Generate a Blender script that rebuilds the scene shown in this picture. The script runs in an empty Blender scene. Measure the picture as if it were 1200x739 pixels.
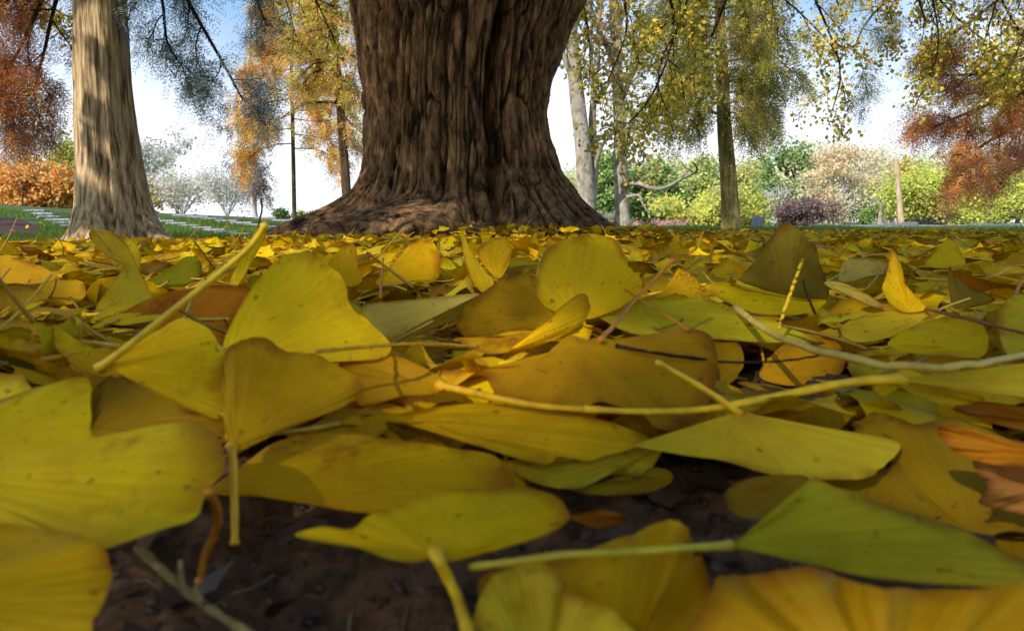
import bpy, math, random
import numpy as np
from mathutils import Vector, Matrix

R = math.radians
rng = np.random.RandomState(11)
scene = bpy.context.scene
COL = scene.collection

# ------------------------------------------------------------------ camera model
F = 857.0                      # focal length in photo pixels (1200 wide)
PITCH = R(7.25)
CAM = np.array([0.0, 0.0, 0.085])
FW = np.array([0, math.cos(PITCH), -math.sin(PITCH)])
UP = np.array([0, math.sin(PITCH), math.cos(PITCH)])
RT = np.array([1.0, 0, 0])


def ray(px, py):
    px = np.asarray(px, float); py = np.asarray(py, float)
    return FW + RT * ((px - 600) / F)[..., None] + UP * ((369.5 - py) / F)[..., None]


def at(px, py, Y):
    """world point seen at a photo pixel, at ground distance Y"""
    r = ray(px, py)
    return CAM + r * (Y / r[..., 1])[..., None] if r.ndim > 1 else CAM + r * (Y / r[1])


def project(P):
    d = np.asarray(P) - CAM
    w = d @ FW
    w = np.where(np.abs(w) < 1e-6, 1e-6, w)
    return 600 + F * (d @ RT) / w, 369.5 - F * (d @ UP) / w, w


# ------------------------------------------------------------------ numpy value noise
def _h(i, j, k, s):
    n = (i * 374761393 + j * 668265263 + k * 2147483647 + s * 1274126177) & 0xFFFFFFFF
    n = ((n ^ (n >> 13)) * 1274126177) & 0xFFFFFFFF
    n = ((n ^ (n >> 16)) * 2246822519) & 0xFFFFFFFF
    return ((n ^ (n >> 15)) & 0xFFFF) / 65535.0


def vn(x, y, z=0.0, s=0):
    x, y, z = np.broadcast_arrays(np.asarray(x, float), np.asarray(y, float), np.asarray(z, float))
    i = np.floor(x).astype(np.int64); j = np.floor(y).astype(np.int64); k = np.floor(z).astype(np.int64)
    fx, fy, fz = x - i, y - j, z - k
    fx = fx * fx * (3 - 2 * fx); fy = fy * fy * (3 - 2 * fy); fz = fz * fz * (3 - 2 * fz)
    def L(a, b, t): return a + (b - a) * t
    c = [[[_h(i + a, j + b, k + d, s) for d in (0, 1)] for b in (0, 1)] for a in (0, 1)]
    x0 = L(L(c[0][0][0], c[0][0][1], fz), L(c[0][1][0], c[0][1][1], fz), fy)
    x1 = L(L(c[1][0][0], c[1][0][1], fz), L(c[1][1][0], c[1][1][1], fz), fy)
    return L(x0, x1, fx)


def fbm(x, y, z=0.0, s=0, o=4):
    t = 0; a = 0.5; f = 1.0
    for q in range(o):
        t = t + a * vn(np.asarray(x) * f, np.asarray(y) * f, np.asarray(z) * f, s + q); a *= 0.5; f *= 2.03
    return t / (1 - 0.5 ** o)


def sst(a, b, x):
    t = np.clip((np.asarray(x, float) - a) / (b - a), 0, 1)
    return t * t * (3 - 2 * t)


def lin(c):
    c = np.asarray(c, float) / 255.0
    return np.where(c <= 0.04045, c / 12.92, ((c + 0.055) / 1.055) ** 2.4)


# ------------------------------------------------------------------ terrain
def terrain(x, y):
    x = np.asarray(x, float); y = np.asarray(y, float)
    d = np.hypot(x, y)
    az = np.where(y > 0.01, -x / np.maximum(y, 0.01), 0.8 * np.sign(-x))
    a = np.clip((az - 0.12) / 0.58, 0, 1.3)
    al = sst(0.15, 0.45, az)
    z = -0.085 * sst(2.2, 5.0, d) * al - 0.09 * sst(4.5, 11, d) * (1 - al)
    z = z + (0.085 * al + 0.06) * sst(6, 24, d)
    z = z + a * 0.62 * sst(6, 33, d)
    z = z + (fbm(x * .35, y * .35, 0, 3, 3) - .5) * 0.10 * sst(5, 14, d)
    return z


def on_ground(px, py, lo=1.0, hi=120.0):
    """where the sight line of a pixel meets the terrain"""
    ds = np.geomspace(lo, hi, 900)
    r = ray(px, py)
    P = CAM + r * (ds / r[1])[:, None]
    below = P[:, 2] < terrain(P[:, 0], P[:, 1])
    i = int(np.argmax(below)) if below.any() else 899
    p = P[i].copy(); p[2] = terrain(p[0], p[1])
    return p


# ------------------------------------------------------------------ mesh building
class MB:
    def __init__(s):
        s.v = []; s.q = []; s.t = []; s.c = []; s.uv = []; s.n = 0

    def add(s, v, quads=None, tris=None, col=(1, 1, 1), uv=None):
        v = np.asarray(v, float).reshape(-1, 3)
        if quads is not None and len(quads): s.q.append(np.asarray(quads, np.int64) + s.n)
        if tris is not None and len(tris): s.t.append(np.asarray(tris, np.int64) + s.n)
        c = np.asarray(col, float)
        if c.ndim == 1: c = np.broadcast_to(c, (len(v), 3))
        s.c.append(c); s.v.append(v)
        s.uv.append(np.zeros((len(v), 2)) if uv is None else np.asarray(uv, float))
        s.n += len(v)

    def tube(s, pts, rad, k=6, col=(1, 1, 1), cap=True):
        pts = np.asarray(pts, float); n = len(pts)
        rad = np.broadcast_to(np.asarray(rad, float), (n,))
        T = np.gradient(pts, axis=0); T /= np.linalg.norm(T, axis=1)[:, None] + 1e-12
        ref = np.array([0.31, 0.17, 0.93]) if abs(T[0, 2]) < .9 else np.array([0.95, .2, .1])
        A = np.cross(T, ref); A /= np.linalg.norm(A, axis=1)[:, None] + 1e-12
        B = np.cross(T, A)
        th = np.arange(k) * 2 * math.pi / k
        V = pts[:, None] + rad[:, None, None] * (np.cos(th)[None, :, None] * A[:, None] + np.sin(th)[None, :, None] * B[:, None])
        i = np.arange(n - 1)[:, None] * k; j = np.arange(k)[None]; j2 = (j + 1) % k
        q = np.stack([i + j, i + j2, i + k + j2, i + k + j], -1).reshape(-1, 4)
        L = np.concatenate([[0], np.cumsum(np.linalg.norm(np.diff(pts, axis=0), axis=1))])
        uv = np.stack([np.broadcast_to(th / 6.283, (n, k)), np.broadcast_to(L[:, None], (n, k))], -1).reshape(-1, 2)
        V = V.reshape(-1, 3); tr = []
        if cap:
            V = np.vstack([V, pts[0], pts[-1]]); uv = np.vstack([uv, [[0, 0], [0, L[-1]]]])
            e = (n - 1) * k
            tr = [(n * k, (a + 1) % k, a) for a in range(k)] + [(n * k + 1, e + a, e + (a + 1) % k) for a in range(k)]
        c = np.asarray(col, float)
        if c.ndim == 2:
            c = np.repeat(c, k, axis=0)
            if cap: c = np.vstack([c, c[0], c[-1]])
        s.add(V, q, tr, c, uv)

    def build(s, name, mat, parent=None, smooth=True, origin=None):
        V = np.vstack(s.v).astype(np.float32)
        if origin is not None: V = V - np.asarray(origin, np.float32)
        me = bpy.data.meshes.new(name)
        Q = np.vstack(s.q) if s.q else np.zeros((0, 4), np.int64)
        T = np.vstack(s.t) if s.t else np.zeros((0, 3), np.int64)
        me.vertices.add(len(V)); me.vertices.foreach_set('co', V.ravel())
        idx = np.concatenate([Q.ravel(), T.ravel()]).astype(np.int32)
        tot = np.concatenate([np.full(len(Q), 4), np.full(len(T), 3)]).astype(np.int32)
        st = np.concatenate([[0], np.cumsum(tot)[:-1]]).astype(np.int32)
        me.loops.add(len(idx)); me.loops.foreach_set('vertex_index', idx)
        me.polygons.add(len(tot)); me.polygons.foreach_set('loop_start', st); me.polygons.foreach_set('loop_total', tot)
        me.polygons.foreach_set('use_smooth', np.full(len(tot), smooth))
        me.update(calc_edges=True)
        ca = me.color_attributes.new('Col', 'FLOAT_COLOR', 'POINT')
        C = np.hstack([np.vstack(s.c), np.ones((len(V), 1))]).astype(np.float32)
        ca.data.foreach_set('color', C.ravel())
        ul = me.uv_layers.new(name='UVMap')
        ul.data.foreach_set('uv', np.vstack(s.uv).astype(np.float32)[idx].ravel())
        me.validate()
        o = bpy.data.objects.new(name, me)
        if mat: me.materials.append(mat)
        COL.objects.link(o)
        if parent is not None: o.parent = parent
        return o


def tag(o, label=None, cat=None, group=None, kind=None):
    if label: o['label'] = label
    if cat: o['category'] = cat
    if group: o['group'] = group
    if kind: o['kind'] = kind
    return o


def empty(name, loc, label, cat, group=None):
    o = bpy.data.objects.new(name, None); COL.objects.link(o)
    o.location = [float(a) for a in loc]; o.empty_display_size = 0.02
    return tag(o, label, cat, group)


def nrm(v):
    v = np.asarray(v, float)
    return v / (np.linalg.norm(v, axis=-1, keepdims=True) + 1e-12)


def crom(P, n, closed=False):
    """Catmull-Rom resample of a polyline to about n points"""
    P = np.asarray(P, float); m = len(P)
    segs = m if closed else m - 1
    out = []
    ts = np.linspace(0, segs, n, endpoint=not closed)
    for t in ts:
        i = min(int(t), segs - 1); u = t - i
        g = (lambda k: P[k % m]) if closed else (lambda k: P[min(max(k, 0), m - 1)])
        a, b, c, d = g(i - 1), g(i), g(i + 1), g(i + 2)
        out.append(0.5 * (2 * b + (c - a) * u + (2 * a - 5 * b + 4 * c - d) * u * u + (3 * b - a - 3 * c + d) * u ** 3))
    return np.array(out)


# ------------------------------------------------------------------ materials
def newmat(name):
    m = bpy.data.materials.new(name); m.use_nodes = True
    nt = m.node_tree; nt.nodes.clear()
    return m, nt


class NT:
    def __init__(s, nt): s.nt = nt
    def n(s, t, **kw):
        o = s.nt.nodes.new(t)
        for k, v in kw.items():
            if k.startswith('i_'):
                key = k[2:]
                key = int(key) if key.isdigit() else key.replace('_', ' ')
                if isinstance(v, bpy.types.NodeSocket): s.nt.links.new(v, o.inputs[key])
                else: o.inputs[key].default_value = v
            else: setattr(o, k, v)
        return o
    def l(s, a, b): s.nt.links.new(a, b)
    def ramp(s, fac, stops):
        r = s.nt.nodes.new('ShaderNodeValToRGB'); s.l(fac, r.inputs[0])
        e = r.color_ramp.elements
        while len(e) < len(stops): e.new(0.5)
        for q, (p, c) in enumerate(stops):
            e[q].position = p
            e[q].color = (c, c, c, 1) if np.isscalar(c) else (*[float(v) for v in c], 1)
        return r.outputs[0]
    def mix(s, f, a, b, mode='MIX'):
        m = s.nt.nodes.new('ShaderNodeMix'); m.data_type = 'RGBA'; m.blend_type = mode; m.clamp_factor = True
        for sock, val in ((m.inputs[0], f), (m.inputs[6], a), (m.inputs[7], b)):
            if isinstance(val, bpy.types.NodeSocket): s.l(val, sock)
            elif sock == m.inputs[0]: sock.default_value = val
            else: sock.default_value = (*val, 1) if len(val) == 3 else val
        return m.outputs[2]
    def math(s, op, a, b=0.0, c=None):
        m = s.nt.nodes.new('ShaderNodeMath'); m.operation = op
        for q, val in enumerate((a, b) if c is None else (a, b, c)):
            if isinstance(val, bpy.types.NodeSocket): s.l(val, m.inputs[q])
            else: m.inputs[q].default_value = val
        return m.outputs[0]


def leaf_material(name, source, trans=0.3, rough=0.62, veins=True, spec=0.16):
    """thin leaf: diffuse + light coming through; source 'object' or 'attr' tint"""
    m, nt = newmat(name); N = NT(nt)
    if source == 'object': base = N.n('ShaderNodeObjectInfo').outputs['Color']
    else: base = N.n('ShaderNodeAttribute', attribute_name='Col').outputs['Color']
    col = base; normal = None
    if veins:
        uv = N.n('ShaderNodeUVMap').outputs[0]
        sep = N.n('ShaderNodeSeparateXYZ', i_0=uv)
        tc = N.n('ShaderNodeTexCoord').outputs['Object']
        info = N.n('ShaderNodeObjectInfo')
        off = N.n('ShaderNodeVectorMath', operation='ADD')
        N.l(tc, off.inputs[0])
        rr = N.math('MULTIPLY', info.outputs['Random'], 37.0)
        cx = N.n('ShaderNodeCombineXYZ'); N.l(rr, cx.inputs[0]); N.l(rr, cx.inputs[1]); N.l(cx.outputs[0], off.inputs[1])
        P = off.outputs[0]
        vx = N.n('ShaderNodeCombineXYZ')
        N.l(N.math('MULTIPLY', sep.outputs[0], 130.0), vx.inputs[0]); N.l(N.math('MULTIPLY', sep.outputs[1], 2.0), vx.inputs[1]); N.l(rr, vx.inputs[2])
        vein = N.n('ShaderNodeTexNoise', i_Scale=1.0, i_Detail=2.0); N.l(vx.outputs[0], vein.inputs['Vector'])
        vfac = N.ramp(vein.outputs[0], [(0.3, 0.0), (0.7, 1.0)])
        blot = N.n('ShaderNodeTexNoise', i_Scale=38.0, i_Detail=4.0, i_Roughness=0.6); N.l(P, blot.inputs['Vector'])
        bf = N.ramp(blot.outputs[0], [(0.42, 0.0), (0.72, 1.0)])
        spk = N.n('ShaderNodeTexNoise', i_Scale=260.0, i_Detail=2.0); N.l(P, spk.inputs['Vector'])
        sf = N.ramp(spk.outputs[0], [(0.66, 0.0), (0.74, 1.0)])
        big = N.n('ShaderNodeTexNoise', i_Scale=14.0, i_Detail=2.0); N.l(P, big.inputs['Vector'])
        gf = N.ramp(big.outputs[0], [(0.4, 0.0), (0.62, 1.0)])
        col = N.mix(N.math('MULTIPLY', vfac, 0.24), col, (0.55, 0.5, 0.3), 'MULTIPLY')
        col = N.mix(N.math('MULTIPLY', bf, 0.50), col, N.mix(1.0, col, (0.60, 0.42, 0.5), 'MULTIPLY'))
        col = N.mix(N.math('MULTIPLY', gf, 0.30), col, N.mix(1.0, col, (0.78, 1.0, 1.1), 'MULTIPLY'))
        # tired brownish rim and brown specks
        rim = N.math('MULTIPLY', N.ramp(sep.outputs[1], [(0.84, 0.0), (0.99, 1.0)]), N.ramp(blot.outputs[0], [(0.40, 0.0), (0.56, 0.95)]))
        col = N.mix(rim, col, N.mix(1.0, col, (0.55, 0.36, 0.4), 'MULTIPLY'))
        rot = N.n('ShaderNodeTexNoise', i_Scale=22.0, i_Detail=5.0, i_Roughness=.7); N.l(P, rot.inputs['Vector'])
        col = N.mix(N.ramp(rot.outputs[0], [(.60, 0.), (.70, .75)]), col, N.mix(1.0, col, (0.50, 0.30, 0.35), 'MULTIPLY'))
        pale = N.ramp(sep.outputs[1], [(0.0, .5), (0.35, 0.0)])
        col = N.mix(pale, col, N.mix(1.0, col, (1.05, 1.08, 1.6), 'MULTIPLY'))
        col = N.mix(N.math('MULTIPLY', sf, 0.55), col, (0.06, 0.03, 0.008))
        bmp = N.n('ShaderNodeBump', i_Strength=0.30, i_Distance=0.0005); N.l(vein.outputs[0], bmp.inputs['Height'])
        bm2 = N.n('ShaderNodeBump', i_Strength=0.6, i_Distance=0.002); N.l(blot.outputs[0], bm2.inputs['Height']); N.l(bmp.outputs[0], bm2.inputs['Normal'])
        normal = bm2.outputs[0]
    p = N.n('ShaderNodeBsdfPrincipled', i_Roughness=rough); N.l(col, p.inputs['Base Color'])
    p.inputs['Specular IOR Level'].default_value = spec
    tr = N.n('ShaderNodeBsdfTranslucent'); N.l(N.mix(1.0, col, (1.0, 0.92, 0.6), 'MULTIPLY'), tr.inputs[0])
    if normal: N.l(normal, p.inputs['Normal']); N.l(normal, tr.inputs['Normal'])
    ms = N.n('ShaderNodeMixShader'); ms.inputs[0].default_value = trans
    N.l(p.outputs[0], ms.inputs[1]); N.l(tr.outputs[0], ms.inputs[2])
    N.l(ms.outputs[0], N.n('ShaderNodeOutputMaterial').inputs[0])
    return m


def bark_material(name, dark, light, sx=14.0, sz=2.5, bump=0.02, attr=False, patches=None, rough=0.85):
    m, nt = newmat(name); N = NT(nt)
    tc = N.n('ShaderNodeTexCoord').outputs['Object']
    mp = N.n('ShaderNodeMapping'); N.l(tc, mp.inputs[0]); mp.inputs['Scale'].default_value = (sx, sx, sz)
    n1 = N.n('ShaderNodeTexNoise', i_Scale=1.0, i_Detail=6.0, i_Roughness=0.65); N.l(mp.outputs[0], n1.inputs['Vector'])
    mp2 = N.n('ShaderNodeMapping'); N.l(tc, mp2.inputs[0]); mp2.inputs['Scale'].default_value = (sx * 4, sx * 4, sz * 3)
    n2 = N.n('ShaderNodeTexNoise', i_Scale=1.0, i_Detail=4.0); N.l(mp2.outputs[0], n2.inputs['Vector'])
    n3 = N.n('ShaderNodeTexNoise', i_Scale=2.2, i_Detail=3.0); N.l(tc, n3.inputs['Vector'])
    f = N.ramp(n1.outputs[0], [(0.36, 0.0), (0.64, 1.0)])
    col = N.mix(f, tuple(dark), tuple(light))
    col = N.mix(N.math('MULTIPLY', N.ramp(n2.outputs[0], [(.4, 0.), (.65, 1.)]), 0.35), col, N.mix(1.0, col, (0.5, 0.45, 0.42), 'MULTIPLY'))
    col = N.mix(N.math('MULTIPLY', N.ramp(n3.outputs[0], [(.4, 0.), (.65, 1.)]), 0.4), col, N.mix(1.0, col, (0.72, 0.78, 0.72), 'MULTIPLY'))
    if patches is not None:
        n4 = N.n('ShaderNodeTexVoronoi', i_Scale=7.0); N.l(tc, n4.inputs['Vector'])
        n5 = N.n('ShaderNodeTexNoise', i_Scale=5.0, i_Detail=4.0); N.l(tc, n5.inputs['Vector'])
        col = N.mix(N.ramp(n5.outputs[0], [(.52, 0.), (.60, 1.)]), col, tuple(patches))
    if attr:
        a = N.n('ShaderNodeAttribute', attribute_name='Col')
        col = N.mix(1.0, col, a.outputs['Color'], 'MULTIPLY')
    b1 = N.n('ShaderNodeBump', i_Strength=0.9, i_Distance=bump); N.l(n1.outputs[0], b1.inputs['Height'])
    b2 = N.n('ShaderNodeBump', i_Strength=0.9, i_Distance=bump * .5); N.l(n2.outputs[0], b2.inputs['Height']); N.l(b1.outputs[0], b2.inputs['Normal'])
    p = N.n('ShaderNodeBsdfPrincipled', i_Roughness=rough); N.l(col, p.inputs['Base Color']); N.l(b2.outputs[0], p.inputs['Normal'])
    p.inputs['Specular IOR Level'].default_value = 0.15
    N.l(p.outputs[0], N.n('ShaderNodeOutputMaterial').inputs[0])
    return m


def stem_material(name, source='object'):
    m, nt = newmat(name); N = NT(nt)
    if source == 'object': base = N.n('ShaderNodeObjectInfo').outputs['Color']
    else: base = N.n('ShaderNodeAttribute', attribute_name='Col').outputs['Color']
    tc = N.n('ShaderNodeTexCoord').outputs['Object']
    n1 = N.n('ShaderNodeTexNoise', i_Scale=180.0, i_Detail=3.0); N.l(tc, n1.inputs['Vector'])
    col = N.mix(N.ramp(n1.outputs[0], [(.4, 0.), (.7, .6)]), base, N.mix(1.0, base, (0.6, 0.45, 0.4), 'MULTIPLY'))
    b = N.n('ShaderNodeBump', i_Strength=0.4, i_Distance=0.0006); N.l(n1.outputs[0], b.inputs['Height'])
    p = N.n('ShaderNodeBsdfPrincipled', i_Roughness=0.5); N.l(col, p.inputs['Base Color']); N.l(b.outputs[0], p.inputs['Normal'])
    p.inputs['Subsurface Weight'].default_value = 0.0
    N.l(p.outputs[0], N.n('ShaderNodeOutputMaterial').inputs[0])
    return m


def stone_material(name, a, b, scale=30.0, bump=0.003):
    m, nt = newmat(name); N = NT(nt)
    tc = N.n('ShaderNodeTexCoord').outputs['Object']
    n1 = N.n('ShaderNodeTexNoise', i_Scale=scale, i_Detail=5.0); N.l(tc, n1.inputs['Vector'])
    n2 = N.n('ShaderNodeTexNoise', i_Scale=scale * .2, i_Detail=3.0); N.l(tc, n2.inputs['Vector'])
    col = N.mix(N.ramp(n1.outputs[0], [(.35, 0.), (.65, 1.)]), tuple(a), tuple(b))
    col = N.mix(N.ramp(n2.outputs[0], [(.5, 0.), (.75, .5)]), col, N.mix(1.0, col, (.5, .52, .42), 'MULTIPLY'))
    bp = N.n('ShaderNodeBump', i_Strength=0.5, i_Distance=bump); N.l(n1.outputs[0], bp.inputs['Height'])
    p = N.n('ShaderNodeBsdfPrincipled', i_Roughness=0.85); p.inputs['Specular IOR Level'].default_value = 0.1; N.l(col, p.inputs['Base Color']); N.l(bp.outputs[0], p.inputs['Normal'])
    N.l(p.outputs[0], N.n('ShaderNodeOutputMaterial').inputs[0])
    return m


MAT_LEAF = leaf_material('fallen_leaf', 'object', trans=0.28)
MAT_LITTER = leaf_material('leaf_litter', 'attr', trans=0.22)
MAT_FOL = leaf_material('foliage', 'attr', trans=0.45, veins=False, rough=0.55)
MAT_STEM = stem_material('petiole')
MAT_STEMA = stem_material('petiole_litter', 'attr')
MAT_BARK = bark_material('furrowed_bark', (0.028, 0.014, 0.006), (0.29, 0.165, 0.075), 26, 7, 0.010, attr=True)
MAT_CYP = bark_material('fibrous_bark', lin((92, 66, 40)), lin((236, 204, 156)), 34, 2.6, 0.014)
MAT_DARKBARK = bark_material('dark_bark', lin((70, 54, 38)), lin((120, 96, 70)), 16, 2.5, 0.02)
MAT_TWIG = bark_material('dark_twig', lin((48, 36, 26)), lin((84, 64, 44)), 30, 8, 0.004)
MAT_SYC = bark_material('sycamore_bark', lin((150, 140, 124)), lin((196, 188, 174)), 7, 3, 0.008, patches=lin((140, 124, 100)))
MAT_PALE = bark_material('pale_bark', lin((205, 200, 200)), lin((240, 236, 234)), 9, 3, 0.01)
MAT_TAN = bark_material('olive_bark', lin((110, 96, 50)), lin((178, 158, 100)), 20, 2, 0.014)
MAT_WOOD = bark_material('weathered_wood', lin((170, 140, 104)), lin((226, 204, 170)), 30, 1.2, 0.004)
MAT_STONE = stone_material('pale_stone', lin((130, 134, 144)), lin((180, 182, 190)))
MAT_GREY = stone_material('grey_stone', lin((96, 100, 104)), lin((146, 148, 150)))
# ------------------------------------------------------------------ ground sheet
def soil_relief(x, y):
    d = np.hypot(x, y)
    near = 1 - sst(0.6, 2.0, d)
    return near * ((fbm(x * 55, y * 55, 0, 21, 4) - .5) * 0.016 + (fbm(x * 13, y * 13, 0, 27, 2) - .5) * 0.014) - 0.004


def make_ground():
    th = np.concatenate([np.linspace(R(-48), R(48), 520), np.linspace(R(48), R(312), 90)[1:-1]])
    rr = np.concatenate([np.geomspace(0.03, 0.5, 150), np.geomspace(0.5, 60, 150)[1:], np.geomspace(60, 4000, 26)[1:]])
    TH, RR = np.meshgrid(th, rr)
    X = RR * np.sin(TH); Y = RR * np.cos(TH)
    Z = terrain(X, Y) + soil_relief(X, Y)
    n, k = X.shape
    V = np.stack([X, Y, Z], -1).reshape(-1, 3)
    i = np.arange(n - 1)[:, None] * k; j = np.arange(k)[None]; j2 = (j + 1) % k
    q = np.stack([i + j, i + k + j, i + k + j2, i + j2], -1).reshape(-1, 4)
    c = len(V); V = np.vstack([V, [0, 0, terrain(0, 0) - .004]])
    t = [(c, (a + 1) % k, a) for a in range(k)]
    m, nt = newmat('ground_cover'); N = NT(nt)
    pos = N.n('ShaderNodeNewGeometry').outputs['Position']
    ln = N.n('ShaderNodeVectorMath', operation='LENGTH'); N.l(pos, ln.inputs[0])
    big = N.n('ShaderNodeTexNoise', i_Scale=0.9, i_Detail=5.0); N.l(pos, big.inputs['Vector'])
    dist = N.math('ADD', ln.outputs['Value'], N.math('MULTIPLY', big.outputs[0], 3.0))
    # soil under the leaves
    s1 = N.n('ShaderNodeTexNoise', i_Scale=70.0, i_Detail=7.0, i_Roughness=0.65); N.l(pos, s1.inputs['Vector'])
    s2 = N.n('ShaderNodeTexNoise', i_Scale=420.0, i_Detail=4.0); N.l(pos, s2.inputs['Vector'])
    soil = N.mix(N.ramp(s1.outputs[0], [(.35, 0.), (.68, 1.)]), (0.036, 0.019, 0.008), (0.21, 0.108, 0.05))
    soil = N.mix(N.ramp(s2.outputs[0], [(.6, 0.), (.75, .5)]), soil, (0.22, 0.15, 0.10))
    # lawn
    g1 = N.n('ShaderNodeTexNoise', i_Scale=6.0, i_Detail=6.0, i_Roughness=.7); N.l(pos, g1.inputs['Vector'])
    g2 = N.n('ShaderNodeTexNoise', i_Scale=0.35, i_Detail=3.0); N.l(pos, g2.inputs['Vector'])
    lawn = N.mix(N.ramp(g1.outputs[0], [(.3, 0.), (.7, 1.)]), (0.030, 0.070, 0.018), (0.085, 0.155, 0.035))
    lawn = N.mix(N.ramp(g2.outputs[0], [(.4, 0.), (.7, .55)]), lawn, (0.16, 0.15, 0.05))
    # far leaf-strewn ground
    lf = N.n('ShaderNodeTexVoronoi', i_Scale=14.0); N.l(pos, lf.inputs['Vector'])
    leafy = N.ramp(lf.outputs['Distance'], [(.12, 1.), (.3, 0.)])
    lawn = N.mix(N.math('MULTIPLY', leafy, .35), lawn, (0.33, 0.24, 0.03))
    col = N.mix(N.ramp(N.math('MULTIPLY', dist, 0.1), [(.50, 0.), (.66, 1.)]), soil, lawn)
    b1 = N.n('ShaderNodeBump', i_Strength=0.8, i_Distance=0.004); N.l(s1.outputs[0], b1.inputs['Height'])
    b2 = N.n('ShaderNodeBump', i_Strength=0.7, i_Distance=0.001); N.l(s2.outputs[0], b2.inputs['Height']); N.l(b1.outputs[0], b2.inputs['Normal'])
    p = N.n('ShaderNodeBsdfPrincipled', i_Roughness=0.9); N.l(col, p.inputs['Base Color']); N.l(b2.outputs[0], p.inputs['Normal'])
    p.inputs['Specular IOR Level'].default_value = 0.2
    N.l(p.outputs[0], N.n('ShaderNodeOutputMaterial').inputs[0])
    mb = MB(); mb.add(V, q, t)
    tag(mb.build('ground', m), kind='structure')


make_ground()


def sheet(name, pts, mat, lift=0.006, n=40):
    """a strip draped on the terrain: pts = list of (left xy, right xy)"""
    P = np.asarray(pts, float)
    A = crom(P[:, 0], n); B = crom(P[:, 1], n)
    k = 14
    u = np.linspace(0, 1, k)
    XY = A[:, None] * (1 - u)[None, :, None] + B[:, None] * u[None, :, None]
    Z = terrain(XY[..., 0], XY[..., 1]) + lift
    V = np.concatenate([XY, Z[..., None]], -1).reshape(-1, 3)
    i = np.arange(n - 1)[:, None] * k; j = np.arange(k - 1)[None]
    q = np.stack([i + j, i + k + j, i + k + j + 1, i + j + 1], -1).reshape(-1, 4)
    mb = MB(); mb.add(V, q)
    return tag(mb.build(name, mat), kind='structure')


MAT_MULCH = stone_material('mulch', (0.05, 0.022, 0.014), (0.15, 0.07, 0.045), 18, 0.02)
MAT_ROAD = stone_material('pale_road', lin((170, 165, 158)), lin((205, 198, 188)), 6, 0.004)
# bare reddish bed on the far left, pale road far right
a, b, c, d = on_ground(-60, 276), on_ground(52, 277), on_ground(18, 256), on_ground(-60, 254)
sheet('path', [(a[:2], b[:2]), ((a[:2] + d[:2]) / 2, on_ground(46, 268)[:2]), (d[:2], c[:2])], MAT_MULCH, 0.012)
sheet('road', [((8.5, 22.5), (8.5, 25)), ((16, 23.2), (16, 25.6)), ((30, 24), (30, 26.6))], MAT_ROAD, 0.012)


# ------------------------------------------------------------------ grass blades (stuff)
def make_grass():
    n = 150000
    d = np.sqrt(rng.uniform(3.4 ** 2, 17 ** 2, n) * rng.uniform(.12, 1, n) + 3.2 ** 2 * .5)
    az = rng.uniform(-.85, .85, n)
    keep = np.ones(n, bool)
    x = az * d; y = d
    pat = fbm(x * .5, y * .5, 0, 77, 3)
    left = az < -.10
    lim = np.where(left, 4.1, 6.3) + (pat - .5) * 2.0
    keep &= (d > lim)
    # keep the mulch bed bare
    px, py, _ = project(np.stack([x, y, terrain(x, y)], -1))
    keep &= ~((px < 46) & (py > 255) & (py < 277))
    x, y, d, pat = x[keep], y[keep], d[keep], pat[keep]; n = len(x)
    z = terrain(x, y)
    h = rng.uniform(.025, .06, n) * (1 + d * .02); w = (0.0022 + d * 0.00065)
    a = rng.uniform(0, 6.283, n); lean = rng.uniform(.1, .9, n) * h
    la = rng.uniform(0, 6.283, n)
    b0 = np.stack([x - np.cos(a) * w, y - np.sin(a) * w, z - .003], -1)
    b1 = np.stack([x + np.cos(a) * w, y + np.sin(a) * w, z - .003], -1)
    tp = np.stack([x + np.cos(la) * lean, y + np.sin(la) * lean, z + h], -1)
    V = np.stack([b0, b1, tp], 1).reshape(-1, 3)
    c1 = np.array([.06, .15, .025]); c2 = np.array([.20, .30, .055]); c3 = np.array([.25, .23, .07])
    u = rng.uniform(0, 1, n)[:, None]; s = (rng.uniform(0, 1, n) < .12)[:, None]
    C = np.where(s, c3, c1 * (1 - u) + c2 * u) * (0.7 + .6 * pat[:, None])
    mb = MB(); mb.add(V, None, np.arange(3 * n).reshape(-1, 3), np.repeat(C, 3, 0))
    tag(mb.build('grass', MAT_FOL), 'short mown green grass around the pale stone slabs', 'grass', kind='stuff')


make_grass()
SUN = nrm([-0.50, -0.62, 0.56])

# ------------------------------------------------------------------ the big trunk
TY = 4.15


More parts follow.
